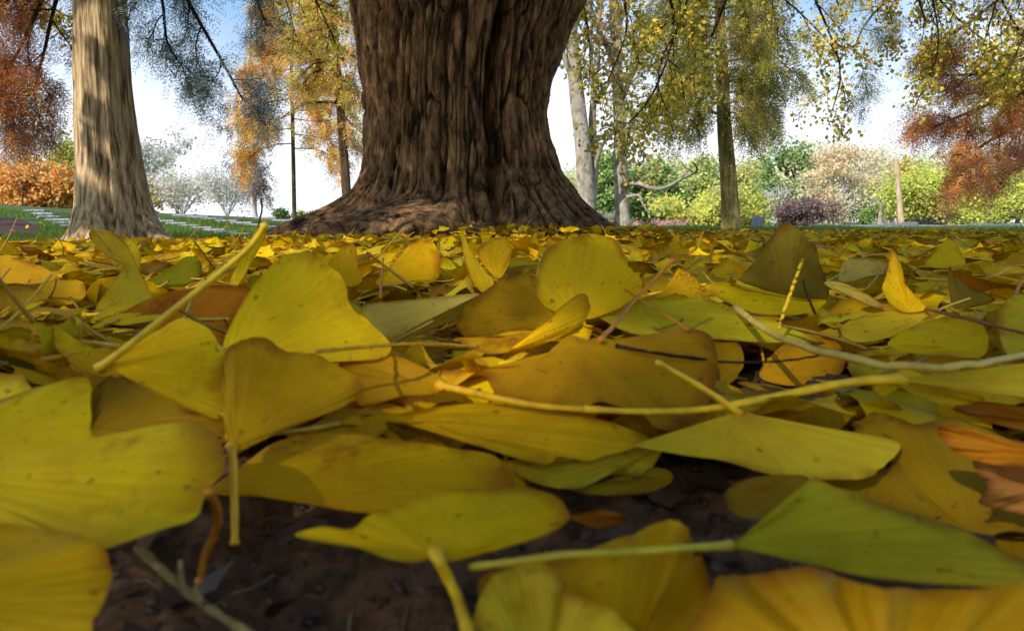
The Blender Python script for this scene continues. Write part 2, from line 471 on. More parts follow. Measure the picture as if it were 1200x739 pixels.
def big_trunk():
    prof = [  # photo row, left edge, right edge
        (-330, 330, 800), (-200, 372, 752), (-90, 398, 716), (0, 412, 688), (50, 422, 664), (100, 428, 646), (130, 431, 641), (160, 432, 645), (200, 430, 658),
        (225, 420, 676), (242, 398, 686), (252, 376, 697), (263, 348, 710), (274, 326, 728), (290, 304, 750)]
    zs, xl, xr = [], [], []
    for py, l, r in prof:
        a = at(l, py, TY); b = at(r, py, TY)
        zs.append(a[2]); xl.append(a[0]); xr.append(b[0])
    zs, xl, xr = np.array(zs[::-1]), np.array(xl[::-1]), np.array(xr[::-1])
    nz, nt_ = 420, 900
    Z = np.interp(np.linspace(0, 1, nz) ** 1.15, [0, 1], [zs[0] - .06, zs[-1]])
    L = np.interp(Z, zs, xl); Rr = np.interp(Z, zs, xr)
    k = np.ones(9) / 9
    pad = lambda a: np.convolve(np.pad(a, 4, 'edge'), k, 'valid')
    L, Rr = pad(L), pad(Rr)
    cx = -0.24 + 0.25 * sst(.6, 2.4, Z)
    th = np.linspace(0, 2 * math.pi, nt_, endpoint=False)      # 0 = +x, 270deg = towards the camera
    TH, ZZ = np.meshgrid(th, Z)
    hw = np.where(np.cos(TH) > 0, (Rr - cx)[:, None] - .03, (cx - L)[:, None] - .02)
    dep = np.interp(Z, [-.2, 0.0, .12, .3, .6, 1.2, 2.5], [.72, .66, .60, .55, .52, .52, .60])[:, None]
    c, s = np.cos(TH), np.sin(TH)
    r = 1.0 / np.sqrt((c / hw) ** 2 + (s / dep) ** 2)

    def dth(a): return (TH - a + math.pi) % (2 * math.pi) - math.pi
    zg = np.maximum(ZZ - terrain(0, TY), 0)
    # buttresses and the burl in front
    for ang, w, amp, h in ((R(305), .20, .17, .20), (R(332), .20, .16, .22), (R(205), .22, .20, .2),
                           (R(60), .3, .35, .25), (R(120), .3, .4, .25)):
        r = r + amp * np.exp(-(dth(ang) / w) ** 2) * np.exp(-(zg / h) ** 1.7)
    for ang, w, amp, h in ((R(251), .30, .40, .165), (R(264), .10, .12, .12), (R(238), .12, .14, .11), (R(225), .16, .22, .08), (R(278), .09, .12, .07)):
        r = r + amp * np.exp(-(dth(ang) / w) ** 4) * np.exp(-(zg / h) ** 4) * (.75 + .5 * fbm(TH * 6, ZZ * 5, 0, 19, 2))
    # deep seams where stems have grown together
    wob = (fbm(ZZ * 2.2, 3.1, 0, 5, 3) - .5)
    for ang, w, amp, z0 in ((R(284), .06, .17, 0), (R(257), .045, .025, 0), (R(303), .04, .03, 0), (R(228), .05, .04, 0), (R(292), .03, .04, .15), (R(318), .045, .03, 0.1)):
        r = r - amp * np.exp(-(dth(ang + wob * .35) / w) ** 2) * sst(z0, z0 + .25, zg)
    r = r + 0.06 * (fbm(TH * 2.4, ZZ * 1.1, 0, 9, 2) - .5)
    # furrowed bark: long interlacing ridges, periodic through cos/sin coordinates
    X, Y = np.cos(TH), np.sin(TH)
    wx = (fbm(X * 2.2, Y * 2.2, ZZ * 1.7, 31, 3) - .5) * 2.6 + (fbm(X * 7, Y * 7, ZZ * 5, 33, 2) - .5) * .7
    fr = 12.5
    wz = (fbm(X * 5, Y * 5, ZZ * 5, 35, 3) - .5) * 1.6
    n1 = vn(X * fr + wx, Y * fr + wx, ZZ * 2.4 + wz, 41); n2 = vn(X * fr * 2.1 + wx, Y * fr * 2.1 - wx, ZZ * 5.0 + wz, 43)
    r1 = 1 - np.abs(2 * n1 - 1) * 1.1; r2 = 1 - np.abs(2 * n2 - 1) * 1.1
    n3 = fbm(X * 42, Y * 42, ZZ * 11, 47, 3)
    n4 = fbm(X * 16, Y * 16, ZZ * 16, 57, 3)
    n6 = fbm((X * (1 + zg * .0)) * 90, Y * 90, ZZ * 40, 59, 2)
    rid = (1 - np.clip(r1, 0, 1) ** 7) * .46 + (1 - np.clip(r2, 0, 1) ** 5) * .28 + n3 * .14 + n4 * .20 + (n6 - .5) * .12
    for ang, zc, wa, wz, am in ((R(250), .11, .10, .05, .07), (R(263), .07, .08, .04, .09), (R(240), .06, .10, .045, .08), (R(271), .05, .06, .03, .08), (R(231), .05, .08, .035, .07), (R(256), .03, .09, .03, .07), (R(246), .17, .08, .05, .05), (R(282), .04, .05, .03, .06)):
        r = r + am * np.exp(-(dth(ang) / wa) ** 2) * np.exp(-((zg - zc) / wz) ** 2)
    burl = np.exp(-(dth(R(252)) / .42) ** 2) * np.exp(-(zg / .22) ** 2)
    xb, yb = cx[:, None] + r * c, TY + r * s
    bn = fbm(xb * 9, yb * 9, ZZ * 14, 83, 4); bc = 1 - np.abs(2 * vn(xb * 11 + bn * 2, yb * 11, ZZ * 16, 87) - 1)
    foot = np.exp(-(zg / .13) ** 2)
    rid = rid * (1 - .75 * np.maximum(burl, foot)) + (bn * 1.0 + (1 - bc ** 4) * .25 - .1) * .75 * np.maximum(burl, foot)
    r = r + (rid - .5) * 0.078 * (1 + .8 * burl)
    xw = cx[:, None] + r * c; yw = TY + r * s
    V = np.stack([xw, yw, ZZ], -1).reshape(-1, 3)
    g = np.clip(.20 + 1.15 * sst(.28, .95, rid), 0, 1.35)  # furrows coloured darker: crevice shade on top of real bark tone
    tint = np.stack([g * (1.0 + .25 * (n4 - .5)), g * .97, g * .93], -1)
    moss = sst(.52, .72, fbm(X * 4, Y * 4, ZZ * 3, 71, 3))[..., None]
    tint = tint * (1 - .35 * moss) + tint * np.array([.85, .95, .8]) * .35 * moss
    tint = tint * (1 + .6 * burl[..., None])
    i = np.arange(nz - 1)[:, None] * nt_; j = np.arange(nt_)[None]; j2 = (j + 1) % nt_
    q = np.stack([i + j, i + j2, i + nt_ + j2, i + nt_ + j], -1).reshape(-1, 4)
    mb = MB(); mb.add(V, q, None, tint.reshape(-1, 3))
    return mb, Z[-1], cx[-1]


GINKGO = empty('ginkgo_tree', (-0.24, TY, 0), 'huge old tree with a wide furrowed brown trunk flaring into roots in the middle', 'tree')
mbt, ztop, cxt = big_trunk()
go = np.array([-0.24, TY, 0])
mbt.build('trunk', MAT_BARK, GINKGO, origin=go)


# ------------------------------------------------------------------ foliage
def palette(cols, n, u=None, wash=.12):
    C = lin(np.array(cols)); C = C * (1 - wash) + wash * .55  # wash blends in pale grey: bright haze put into the leaf colours
    i = rng.randint(0, len(C), n); f = rng.uniform(.72, 1.25, n)[:, None]
    return np.clip(C[i] * f * 1.15, 0, .95)


def kites(P, size, cols, droop=0.3, aspect=.8, face=None):
    """broad leaf quads at points P"""
    n = len(P)
    a = nrm(rng.normal(size=(n, 3)) + [0, 0, -droop]); b = nrm(np.cross(a, rng.normal(size=(n, 3)) if face is None else nrm(rng.normal(size=(n, 3))) * .8 + face))
    s = (np.broadcast_to(size, (n,)) * rng.uniform(.6, 1.25, n))[:, None]
    c = np.cross(a, b) * s * .12
    V = np.stack([P, P + a * s * .62 + b * s * .5 * aspect + c, P + a * s, P + a * s * .62 - b * s * .5 * aspect + c], 1).reshape(-1, 3)
    return V, np.arange(4 * n).reshape(-1, 4), np.repeat(cols, 4, 0)


def feathers(P, D, L, pairs, nl, nw, cols):
    """feathery sprays: thin leaflets either side of an axis P -> P + D*L"""
    n = len(P); D = nrm(D)
    S = nrm(np.cross(D, nrm(rng.normal(size=(n, 3))) * .9 + SUN)); L = np.broadcast_to(L, (n,))
    Vs, Cs = [], []
    for k in range(pairs):
        u = (k + .6) / pairs
        o = P + D * (L * u)[:, None] + np.array([0, 0, -1.0]) * (L * .25 * u * u)[:, None]
        tl = nl * (1 - .55 * u)
        for sg in (-1, 1):
            d = nrm(D * .75 + S * sg + rng.normal(size=(n, 3)) * .25 + [0, 0, -.15])
            w = nrm(np.cross(d, np.cross(D, S))) * nw * .5
            e = o + d * tl; m = o + d * tl * .5
            Vs.append(np.stack([o, m + w, e, m - w], 1)); Cs.append(cols * rng.uniform(.8, 1.2, (n, 1)))
    V = np.concatenate(Vs).reshape(-1, 3); C = np.repeat(np.concatenate(Cs), 4, 0)
    return V, np.arange(len(V)).reshape(-1, 4), C


def wander(p, d, L, n, wob, droop, up=0.0):
    pts = [np.array(p, float)]; d = nrm(np.array(d, float)); st = L / n
    for k in range(n):
        d = nrm(d + rng.normal(size=3) * wob + np.array([0, 0, -droop + up]) / n)
        pts.append(pts[-1] + d * st)
    return np.array(pts)


def branchy(mb, pts, r0, r1, lev, dens, ratio, droop, wob, tips, k=6, col=(1, 1, 1), ang=(.5, 1.1), start=.15, seg=5, minr=.0015, rf=.55):
    """a limb with side branches; collects (point, direction) tips for leaves"""
    n = len(pts); rad = np.linspace(r0, r1, n)
    mb.tube(pts, np.maximum(rad, minr), k, col, cap=False)
    L = np.sum(np.linalg.norm(np.diff(pts, axis=0), axis=1))
    if lev == 0:
        for q in range(n):
            t = nrm(pts[min(q + 1, n - 1)] - pts[max(q - 1, 0)])
            tips.append((pts[q], t, L))
        return
    cnt = max(1, int(round(dens)))
    for q in range(cnt):
        f = start + (1 - start) * (q + rng.uniform(.2, .9)) / cnt
        x = f * (n - 1); i = min(int(x), n - 2); u = x - i
        p = pts[i] * (1 - u) + pts[i + 1] * u; t = nrm(pts[i + 1] - pts[i])
        s = nrm(np.cross(t, rng.normal(size=3)))
        a = rng.uniform(*ang)
        d = t * math.cos(a) + s * math.sin(a)
        l = L * ratio * (1.15 - .6 * f) * rng.uniform(.7, 1.2)
        rr = max(rad[i] * rf, minr)
        branchy(mb, wander(p, d, l, seg, wob, droop), rr, rr * .3, lev - 1, dens * .8, ratio, droop, wob, tips, max(3, k - 1), col, ang, .2, seg, minr, rf)


def trunk_tube(mb, pts, rad, k=20, flare=0.0, rough=.05, n=50, col=(1, 1, 1), seed=0):
    P = crom(pts, n); r = np.interp(np.linspace(0, 1, n), np.linspace(0, 1, len(rad)), rad)
    h = P[:, 2] - P[0, 2]
    th = np.arange(k) * 2 * math.pi / k
    TH, H = np.meshgrid(th, h)
    rr = r[:, None] * (1 + rough * 2 * (fbm(np.cos(TH) * 2.2, np.sin(TH) * 2.2, H * .9, 100 + seed, 3) - .5))
    if flare:
        lob = .55 + .45 * np.cos(TH * 5 + seed) * .8 + .3 * np.cos(TH * 3 + 1 + seed)
        rr = rr * (1 + flare * np.exp(-H / (r[0] * 1.3)) * np.clip(lob, .1, 1.4))
    V = np.stack([P[:, 0:1] + rr * np.cos(TH), P[:, 1:2] + rr * np.sin(TH), np.broadcast_to(P[:, 2:3], TH.shape)], -1)
    i = np.arange(n - 1)[:, None] * k; j = np.arange(k)[None]; j2 = (j + 1) % k
    q = np.stack([i + j, i + j2, i + k + j2, i + k + j], -1).reshape(-1, 4)
    mb.add(V.reshape(-1, 3), q, None, col)
    return P


def arr(tips):
    return np.array([t[0] for t in tips]), np.array([t[1] for t in tips])


# ---- crown of the big ginkgo: reaches over the camera, shades the leaf carpet
GOLD = [(196, 160, 30), (206, 176, 40), (176, 150, 30), (150, 140, 40), (190, 140, 30)]
YGRN = [(190, 178, 46), (206, 190, 50), (172, 168, 46), (214, 188, 46), (150, 150, 44)]


def keep_shadow(P, dense, sparse):
    """crown leaves stand thick where their shade falls on the carpet, thin elsewhere"""
    g = P[:, :2] - SUN[None, :2] * ((P[:, 2] - .3) / SUN[2])[:, None]
    x, y = g[:, 0], g[:, 1]
    inside = sst(-2.6, -1.6, x + .25 * (1.5 - y)) * (1 - sst(3.6, 5.6, x)) * sst(-2.2, -1.2, y) * (1 - sst(5.6, 6.8, y))
    left = sst(-.6, -1.0, x) * sst(4.2, 4.8, y)
    holes = sst(.60, .72, fbm(x * 2.0 + 4, y * 1.5, 0, 401, 3))
    p = sparse + (dense - sparse) * inside * (1 - .85 * left) * (1 - .55 * holes)
    return p


SPOTS = [(np.array([-.36, 3.32, .14]), .15), (np.array([-.5, 3.1, .09]), .07), (np.array([-.22, 3.45, .12]), .08), (at(600, 276, 2.9), .13), (at(530, 272, 3.0), .12), (at(660, 275, 3.1), .10), (at(720, 279, 2.4), .09), (at(640, 284, 2.1), .09), (at(480, 281, 2.4), .09), (at(830, 283, 2.0), .08), (at(880, 290, 1.5), .05), (at(1080, 286, 1.8), .09), (at(560, 280, 2.7), .16), (at(950, 297, 1.05), .045), (at(1000, 296, 1.05), .03), (at(770, 285, 1.7), .07), (at(1150, 290, 1.5), .06), (at(420, 283, 2.4), .08)]


def unblocked(P):
    """gaps carved in the crown through which small sun spots reach the ground"""
    ok = np.ones(len(P), bool)
    for c, r in SPOTS:
        d = P - c; t = d @ SUN
        ok &= np.linalg.norm(d - t[:, None] * SUN, axis=1) > r
    return ok


def ginkgo_crown():
    mbl = None; k = 0; leafP = []
    top = np.array([cxt, TY, ztop - .1])
    tips_all = []
    nl = 22
    for q in range(nl):
        az = q * 2.399 + .3; el = rng.uniform(.05, .75)
        d = np.array([math.cos(az) * math.cos(el), math.sin(az) * math.cos(el), math.sin(el)])
        L = rng.uniform(4.6, 7.8) * (1.1 if d[1] < 0 else .9)
        p = top + np.array([math.cos(az) * .35, math.sin(az) * .35, -.3 + rng.uniform(0, 3.0) * el])
        if d[1] > .5 and abs(d[0]) < .8: d[2] += .5
        mb = MB(); tips = []
        P = wander(p, d, L, 9, .13, .35)
        P[:, 2] = np.maximum(P[:, 2], 1.9 + .1 * np.arange(10) * 0)
        branchy(mb, P, .095, .02, 2, 8, .42, .30, .16, tips, 8, (1, 1, 1), (.5, 1.15), .12, 5, .003, .22)
        mb.build('limb', MAT_DARKBARK, GINKGO, origin=go)
        tips_all += tips
    A, D = arr(tips_all)
    return A, D


CA, CD = ginkgo_crown()


def above_view(P, margin=14):
    px, py, w = project(P)
    return (w > .2) & (px > -40) & (px < 1240) & (py > -margin) & (py < 400)


def crown_leaves():
    mb = MB()
    # general crown: clouds of fan leaves round the twigs
    n = 150000
    i = rng.randint(0, len(CA), n)
    P = CA[i] + rng.normal(size=(n, 3)) * np.array([.28, .28, .2])
    P = P[(P[:, 2] > 1.7) & ~above_view(P)]
    P = P[rng.uniform(0, 1, len(P)) < keep_shadow(P, .85, .07)]
    # added unseen storey of loose leaves, hung sunward to shade the carpet
    m = 85000
    G = np.stack([rng.uniform(-2.6, 5.2, m), rng.uniform(-2.4, 6.6, m)], -1)
    G[:3000] = np.stack([rng.uniform(-1.0, 1.1, 3000), rng.uniform(-.4, .75, 3000)], -1)  # extra unseen leaves added to darken the nearest ground
    h = rng.uniform(3.2, 8.5, m)
    h = h + (fbm(G[:, 0] * .6, G[:, 1] * .6, 0, 411, 2) - .5) * 2.4
    Q = np.concatenate([G + SUN[None, :2] * ((h - .3) / SUN[2])[:, None], h[:, None]], -1)
    clump = fbm(Q[:, 0] * 1.3, Q[:, 1] * 1.3, Q[:, 2] * 1.3, 421, 3)
    Q = Q[(clump > .36) & (np.hypot(Q[:, 0], Q[:, 1] - TY) < 11.5)]
    Q = Q[~above_view(Q)]
    Q = Q[rng.uniform(0, 1, len(Q)) < keep_shadow(Q, .70, .0)]
    # separate unseen clumps, added to throw the blotches of shade on the left trunk and the lawn
    K = []
    for _ in range(24):
        K.append((rng.uniform(-8.5, -1.4), rng.uniform(5.6, 15), rng.uniform(.25, .7), 300))
    for gx, gy, r_, nn in K:
        h = rng.uniform(3.4, 5.0) if gy < 7 else rng.uniform(3.6, 7)
        c = np.array([gx, gy, .3]) + SUN * ((h - .3) / SUN[2])
        Q2 = c + nrm(rng.normal(size=(nn, 3))) * (rng.uniform(0, 1, nn) ** .45)[:, None] * r_
        P = np.vstack([P, Q2[~above_view(Q2)]])
    for px, py, r_ in ((120, 248, .12), (104, 234, .08), (150, 216, .06), (98, 268, .09), (138, 270, .07), (138, 108, .055), (126, 78, .045), (142, 60, .04), (104, 158, .03), (148, 172, .035), (118, 192, .035), (108, 128, .035), (146, 142, .035), (112, 58, .04), (132, 28, .04), (152, 250, .04), (126, 150, .025)):
        c = at(px, py, 4.72); c = c + SUN * ((rng.uniform(3.3, 4.2) - c[2]) / SUN[2])
        nn = int(24 + 7000 * r_ * r_)
        Q2 = c + nrm(rng.normal(size=(nn, 3))) * (rng.uniform(0, 1, nn) ** .45)[:, None] * r_ * [1.15, 1.15, .8]
        P = np.vstack([P, Q2[~above_view(Q2)]])
    P = np.vstack([P, Q])
    P = P[unblocked(P)]
    V, q, C = kites(P, .085, palette(YGRN + GOLD, len(P)), .5); mb.add(V, q, None, C)
    return mb, len(P)


mbc, ncrown = crown_leaves()


# drooping outer branches of the ginkgo that hang into the top of the picture
def hanging(tree, o, pixpath, Y0, Y1, r0, mbf, dens, n_leaf, size, pal, lev=1, ratio=.45, droop=.8, mat=None, spread=.10, kind='kite', fl=.22):
    n = len(pixpath)
    pts = np.array([at(px, py, Y0 + (Y1 - Y0) * k / (n - 1)) for k, (px, py) in enumerate(pixpath)])
    P = crom(pts, 12); tips = []; mb = MB()
    branchy(mb, P, r0, r0 * .25, lev, dens, ratio, droop, .16, tips, 6, (1, 1, 1), (.5, 1.2), .08, 5, .0035)
    mb.build('branch', mat or MAT_TWIG, tree, origin=o)
    A, D = arr(tips)
    i = rng.randint(0, len(A), n_leaf)
    if kind == 'kite':
        cl = rng.uniform(.7, 1.2, len(A))
        V, q, C = kites(A[i] + rng.normal(size=(n_leaf, 3)) * spread, size, palette(pal, n_leaf, wash=.08) * 1.2 * cl[i][:, None], .7, .8, SUN); mbf.add(V, q, None, C)
    else:
        cl = rng.uniform(.65, 1.2, len(A))
        d = nrm(D[i] + rng.normal(size=(n_leaf, 3)) * .7 + [0, 0, -.35])
        V, q, C = feathers(A[i] + rng.normal(size=(n_leaf, 3)) * spread, d, fl * rng.uniform(.6, 1.2, n_leaf), 8, size, size * .095, np.clip(palette(pal, n_leaf, wash=.08) * 1.25 * cl[i][:, None], 0, .95)); mbf.add(V, q, None, C)


for pix, y0, y1, r, nlv in (
        ([(640, -150), (668, -50), (690, 40), (690, 110)], 5.2, 5.8, .02, 420),
        ([(700, -150), (720, -40), (735, 30), (712, 95)], 5.4, 5.6, .02, 500),
        ([(760, -160), (770, -60), (790, 30), (765, 110), (730, 150)], 5.6, 5.2, .022, 900),
        ([(830, -160), (815, -60), (800, 20), (775, 70), (770, 130)], 6.0, 5.8, .02, 800),
        ([(880, -170), (870, -60), (835, 40), (800, 110)], 6.2, 6.4, .022, 900),
        ([(760, -100), (840, -40), (920, 0), (980, 60)], 6.0, 6.4, .02, 700),
        ([(900, -160), (930, -60), (960, 10), (985, 80), (975, 130)], 6.6, 6.2, .02, 700),
        ([(330, -150), (345, -60), (375, 10), (398, 60)], 5.4, 5.8, .018, 420),
        ([(300, -140), (310, -60), (335, 0), (350, 55)], 5.8, 6.0, .015, 330),
        ([(-60, -140), (0, -60), (50, 0), (90, 25)], 5.0, 5.4, .018, 450),
        ([(1010, -150), (1060, -60), (1110, 10), (1170, 60)], 6.0, 6.3, .02, 700),
        ([(1100, -150), (1150, -50), (1190, 30), (1230, 80)], 5.8, 6.2, .02, 650),
        ([(1020, -170), (1060, -80), (1090, -10), (1100, 50), (1090, 90)], 6.0, 6.0, .018, 700),
        ([(1160, -170), (1180, -90), (1170, -10), (1150, 60)], 5.6, 5.8, .018, 700),
        ([(960, -170), (1000, -90), (1030, -20), (1050, 40)], 6.4, 6.6, .018, 520),
        ([(1240, -120), (1230, -40), (1200, 40), (1180, 90)], 5.6, 5.6, .018, 600)):
    hanging(GINKGO, go, pix, y0 + 1.3, y1 + 1.3, r, mbc, 8, int(nlv * 1.35), .046, YGRN + GOLD[:2], 2, .30, .9, spread=.06)
mbc.build('crown', MAT_FOL, GINKGO, origin=go)


# ------------------------------------------------------------------ bald cypress at the left
RUST = [(220, 136, 44), (232, 160, 54), (196, 110, 44), (222, 172, 66), (176, 112, 64)]
GRYG = [(120, 144, 164), (136, 152, 150), (104, 130, 168), (150, 152, 120)]  # grey-green leaves tinted with the blue of the sky behind
PURP = [(120, 98, 96), (148, 106, 78), (108, 106, 116), (168, 118, 74)]


def cyp_left():
    Y = 4.9
    base = at(138, 283, Y); base[2] = terrain(base[0], base[1]) - .03
    t = empty('cypress_tree', base, 'sunlit grey-brown trunk with dappled shadows, flaring at the foot, beside the stone slabs', 'tree')
    pts = [base] + [at(px, py, Y) for px, py in ((134, 240), (128, 180), (121, 100), (116, 0), (112, -120), (109, -300), (106, -560))]
    rad_px = [53, 39, 33, 29, 26, 23.5, 20, 15]
    mb = MB()
    P = crom(pts, 140)
    r = np.interp(np.linspace(0, 1, 140), np.linspace(0, 1, 8), np.array(rad_px) * Y / F)
    k = 160; th = np.arange(k) * 2 * math.pi / k
    H = P[:, 2] - base[2]
    TH, HH = np.meshgrid(th, H)
    fl = np.exp(-HH / .16)
    lob = .5 + .35 * np.cos(TH * 4 + .6) + .25 * np.cos(TH * 3 - 1)
    rr = r[:, None] * (1 + .45 * fl * lob)
    # root that runs off to the right, and a long buttress fold facing the camera
    d = lambda a: (TH - a + math.pi) % (2 * math.pi) - math.pi
    rr = rr + .24 * np.exp(-(d(R(345)) / .3) ** 2) * np.exp(-(HH / .10) ** 1.4) + .15 * np.exp(-(d(R(200)) / .3) ** 2) * np.exp(-(HH / .08) ** 1.4)
    rr = rr - .020 * np.exp(-(d(R(292)) / .09) ** 2) * (1 - sst(.2, 1.4, HH)) + .014 * np.exp(-(d(R(305)) / .2) ** 2) * (1 - sst(.3, 1.5, HH))
    X, Yc = np.cos(TH), np.sin(TH)
    wx = (fbm(X * 2, Yc * 2, HH * 2, 131, 2) - .5) * 1.2
    fib = 1 - np.abs(2 * vn(X * 9 + wx, Yc * 9, HH * 1.1, 133) - 1)
    fib2 = fbm(X * 26 + wx, Yc * 26, HH * 3.5, 137, 3)
    rr = rr + (fib - .5) * .014 + (fib2 - .5) * .016 + (fbm(X * 1.8, Yc * 1.8, HH * 1.2, 139, 2) - .5) * .03
    V = np.stack([P[:, 0:1] + rr * X, P[:, 1:2] + rr * Yc, np.broadcast_to(P[:, 2:3], TH.shape)], -1)
    i = np.arange(139)[:, None] * k; j = np.arange(k)[None]; j2 = (j + 1) % k
    mb.add(V.reshape(-1, 3), np.stack([i + j, i + j2, i + k + j2, i + k + j], -1).reshape(-1, 4))
    mb.build('trunk', MAT_CYP, t, origin=base)
    cr = MB()
    for pix, y0, y1, r0, n, pal, dn in (
            # right-hand curtain, the sky's blue mixed into its leaf colour
            ([(140, -160), (190, -60), (225, 10), (262, 75), (285, 118)], 5.0, 5.6, .022, 900, GRYG, 8),
            ([(135, -190), (170, -90), (190, 0), (196, 50), (215, 80)], 4.9, 5.3, .018, 600, GRYG, 7),
            ([(140, -150), (230, -90), (290, -20), (312, 30)], 5.2, 6.0, .018, 600, GRYG + PURP[:2], 7),
            # left-hand rust curtain
            ([(100, -170), (60, -80), (10, 0), (-50, 60)], 5.0, 5.2, .022, 900, RUST, 8),
            ([(100, -120), (65, -40), (36, 30), (10, 80), (-30, 120)], 5.3, 5.3, .020, 950, RUST + PURP[:2], 8),
            ([(90, -60), (66, 0), (52, 60), (40, 110), (50, 150)], 5.4, 5.4, .018, 700, PURP + RUST[:2], 8),
            ([(40, -120), (10, -30), (-10, 50), (0, 110), (30, 150)], 5.4, 5.3, .018, 650, PURP + RUST[:1], 8),
            ([(80, -160), (20, -60), (-60, 20), (-110, 110)], 5.6, 5.4, .018, 700, RUST, 7)):
        hanging(t, base, pix, y0, y1, r0, cr, dn, int(n * (.85 if pix[-1][0] < 100 else .62)), .058, pal, 2, .32, .55, spread=.04, kind='feather', fl=.17)
    # upper crown out of frame
    n = 900
    P = base + np.array([0, 0, 1]) * rng.uniform(3.6, 10, n)[:, None] + np.stack([rng.normal(size=n) * 1.3, rng.normal(size=n) * 1.3, 0 * np.zeros(n)], -1)
    P = P[(P[:, 2] > 2.9) & ~above_view(P)]
    V, q, C = feathers(P, rng.normal(size=P.shape) + [0, 0, -.3], .4, 7, .16, .03, palette(RUST + PURP, len(P))); cr.add(V, q, None, C)
    cr.build('crown', MAT_FOL, t, origin=base)


cyp_left()


def cyp_right():
    """rust cypress whose trunk stands beyond the right edge of the frame"""
    Y = 8.5; bx = 6.9
    base = np.array([bx, Y, terrain(bx, Y) - .03])
    t = empty('cypress_tree', base, 'rust-red feathery branches of a cypress reaching in from the right edge', 'tree')
    mb = MB(); trunk_tube(mb, [base, base + [0, 0, 2], base + [.05, 0, 5], base + [0, 0, 9]], [.3, .24, .2, .1], 40, .6, .05, 70, seed=4)
    mb.build('trunk', MAT_CYP, t, origin=base)
    cr = MB()
    RED = [(226, 132, 60), (234, 164, 72), (210, 112, 66), (216, 172, 84), (176, 140, 140)]
    for pix, y0, y1, r0, n, pal in (
            ([(1290, 90), (1220, 100), (1160, 122), (1120, 138), (1092, 150)], 8.4, 8.0, .035, 1300, RED),
            ([(1290, 20), (1220, 60), (1150, 85), (1100, 88)], 8.4, 7.8, .03, 1000, RED + PURP[:2]),
            ([(1300, 190), (1230, 186), (1170, 205), (1120, 215)], 8.4, 8.2, .025, 480, RED),
            ([(1290, 60), (1240, 84), (1195, 112), (1160, 150)], 8.3, 8.0, .022, 1000, RED),
            ([(1290, 110), (1230, 130), (1190, 160), (1170, 190)], 8.5, 8.3, .022, 800, RED),
            ([(1290, -60), (1200, -20), (1130, 30), (1085, 55)], 8.6, 8.2, .03, 800, GRYG + RED[:1]),
            ([(1290, -120), (1180, -80), (1080, -30), (1020, 20), (1000, 60)], 8.8, 8.4, .03, 800, GRYG + YGRN[:1]),
            ([(1290, 130), (1210, 140), (1160, 165), (1140, 178), (1116, 182)], 8.2, 7.6, .022, 800, RED),
            ([(1290, 0), (1230, 20), (1180, 60), (1150, 110)], 8.0, 7.6, .02, 600, YGRN + RED[:2])):
        hanging(t, base, pix, y0, y1, r0, cr, 7, int(n * .60), .075, pal, 2, .26, .35, spread=.05, kind='feather', fl=.22)
    n = 1500
    P = base + np.array([0, 0, 1]) * rng.uniform(4.5, 10, n)[:, None] + np.stack([rng.normal(size=n) * 1.2, rng.normal(size=n) * 1.2, np.zeros(n)], -1)
    P = P[~above_view(P)]
    V, q, C = feathers(P, rng.normal(size=P.shape), .4, 7, .16, .03, palette(RED, len(P))); cr.add(V, q, None, C)
    cr.build('crown', MAT_FOL, t, origin=base)


cyp_right()


# ------------------------------------------------------------------ trees of the middle distance
def base_at(px, Y):
    p = at(px, 260, Y); p[2] = terrain(p[0], Y) - .04
    return p


def std_tree(name, label, px, Y, trunk_pix, rpx, mat, limbs, crown_pal, n_leaf, leaf, kind='kite', group=None, spread=.2, dens=6, ratio=.4, lev=2, droop=.3, flare=.3, fl=.35, extra=None, cat='tree', minr=.004):
    base = base_at(px, Y)
    t = empty(name, base, label, cat, group)
    pts = [base] + [at(x, y, Y) for x, y in trunk_pix]
    mb = MB(); trunk_tube(mb, pts, np.array(rpx) * Y / F, 36, flare, .07, 80, seed=int(px))
    mb.build('trunk', mat, t, origin=base)
    cr = MB(); tips_all = []
    for pix, dy, r0 in limbs:
        n = len(pix)
        P = crom(np.array([at(x, y, Y + dy * k / (n - 1)) for k, (x, y) in enumerate(pix)]), 9)
        b = MB(); tips = []
        branchy(b, P, r0 * Y / F, r0 * .25 * Y / F, lev, dens, ratio, droop, .16, tips, 6, (1, 1, 1), (.5, 1.15), .15, 5, minr)
        b.build('limb', mat if kind != 'bare' else MAT_PALE, t, origin=base)
        tips_all += tips
    if extra: extra(cr, t, base)
    if n_leaf:
        A, D = arr(tips_all)
        i = rng.randint(0, len(A), n_leaf); cl = rng.uniform(.65, 1.25, len(A))[i][:, None]
        if kind == 'feather':
            d = nrm(D[i] + rng.normal(size=(n_leaf, 3)) * .7 + [0, 0, -.3])
            V, q, C = feathers(A[i] + rng.normal(size=(n_leaf, 3)) * spread, d, fl * rng.uniform(.6, 1.2, n_leaf), 7, leaf, leaf * .14, palette(crown_pal, n_leaf) * cl)
        else:
            V, q, C = kites(A[i] + rng.normal(size=(n_leaf, 3)) * spread, leaf, palette(crown_pal, n_leaf) * cl, .4)
        cr.add(V, q, None, C); cr.build('crown', MAT_FOL, t, origin=base)
    return t


ORNG = [(232, 166, 48), (240, 186, 66), (216, 146, 48), (226, 196, 74), (200, 134, 56)]
OLIV = [(188, 168, 62), (172, 156, 62), (206, 176, 70), (154, 140, 60), (196, 148, 70)]
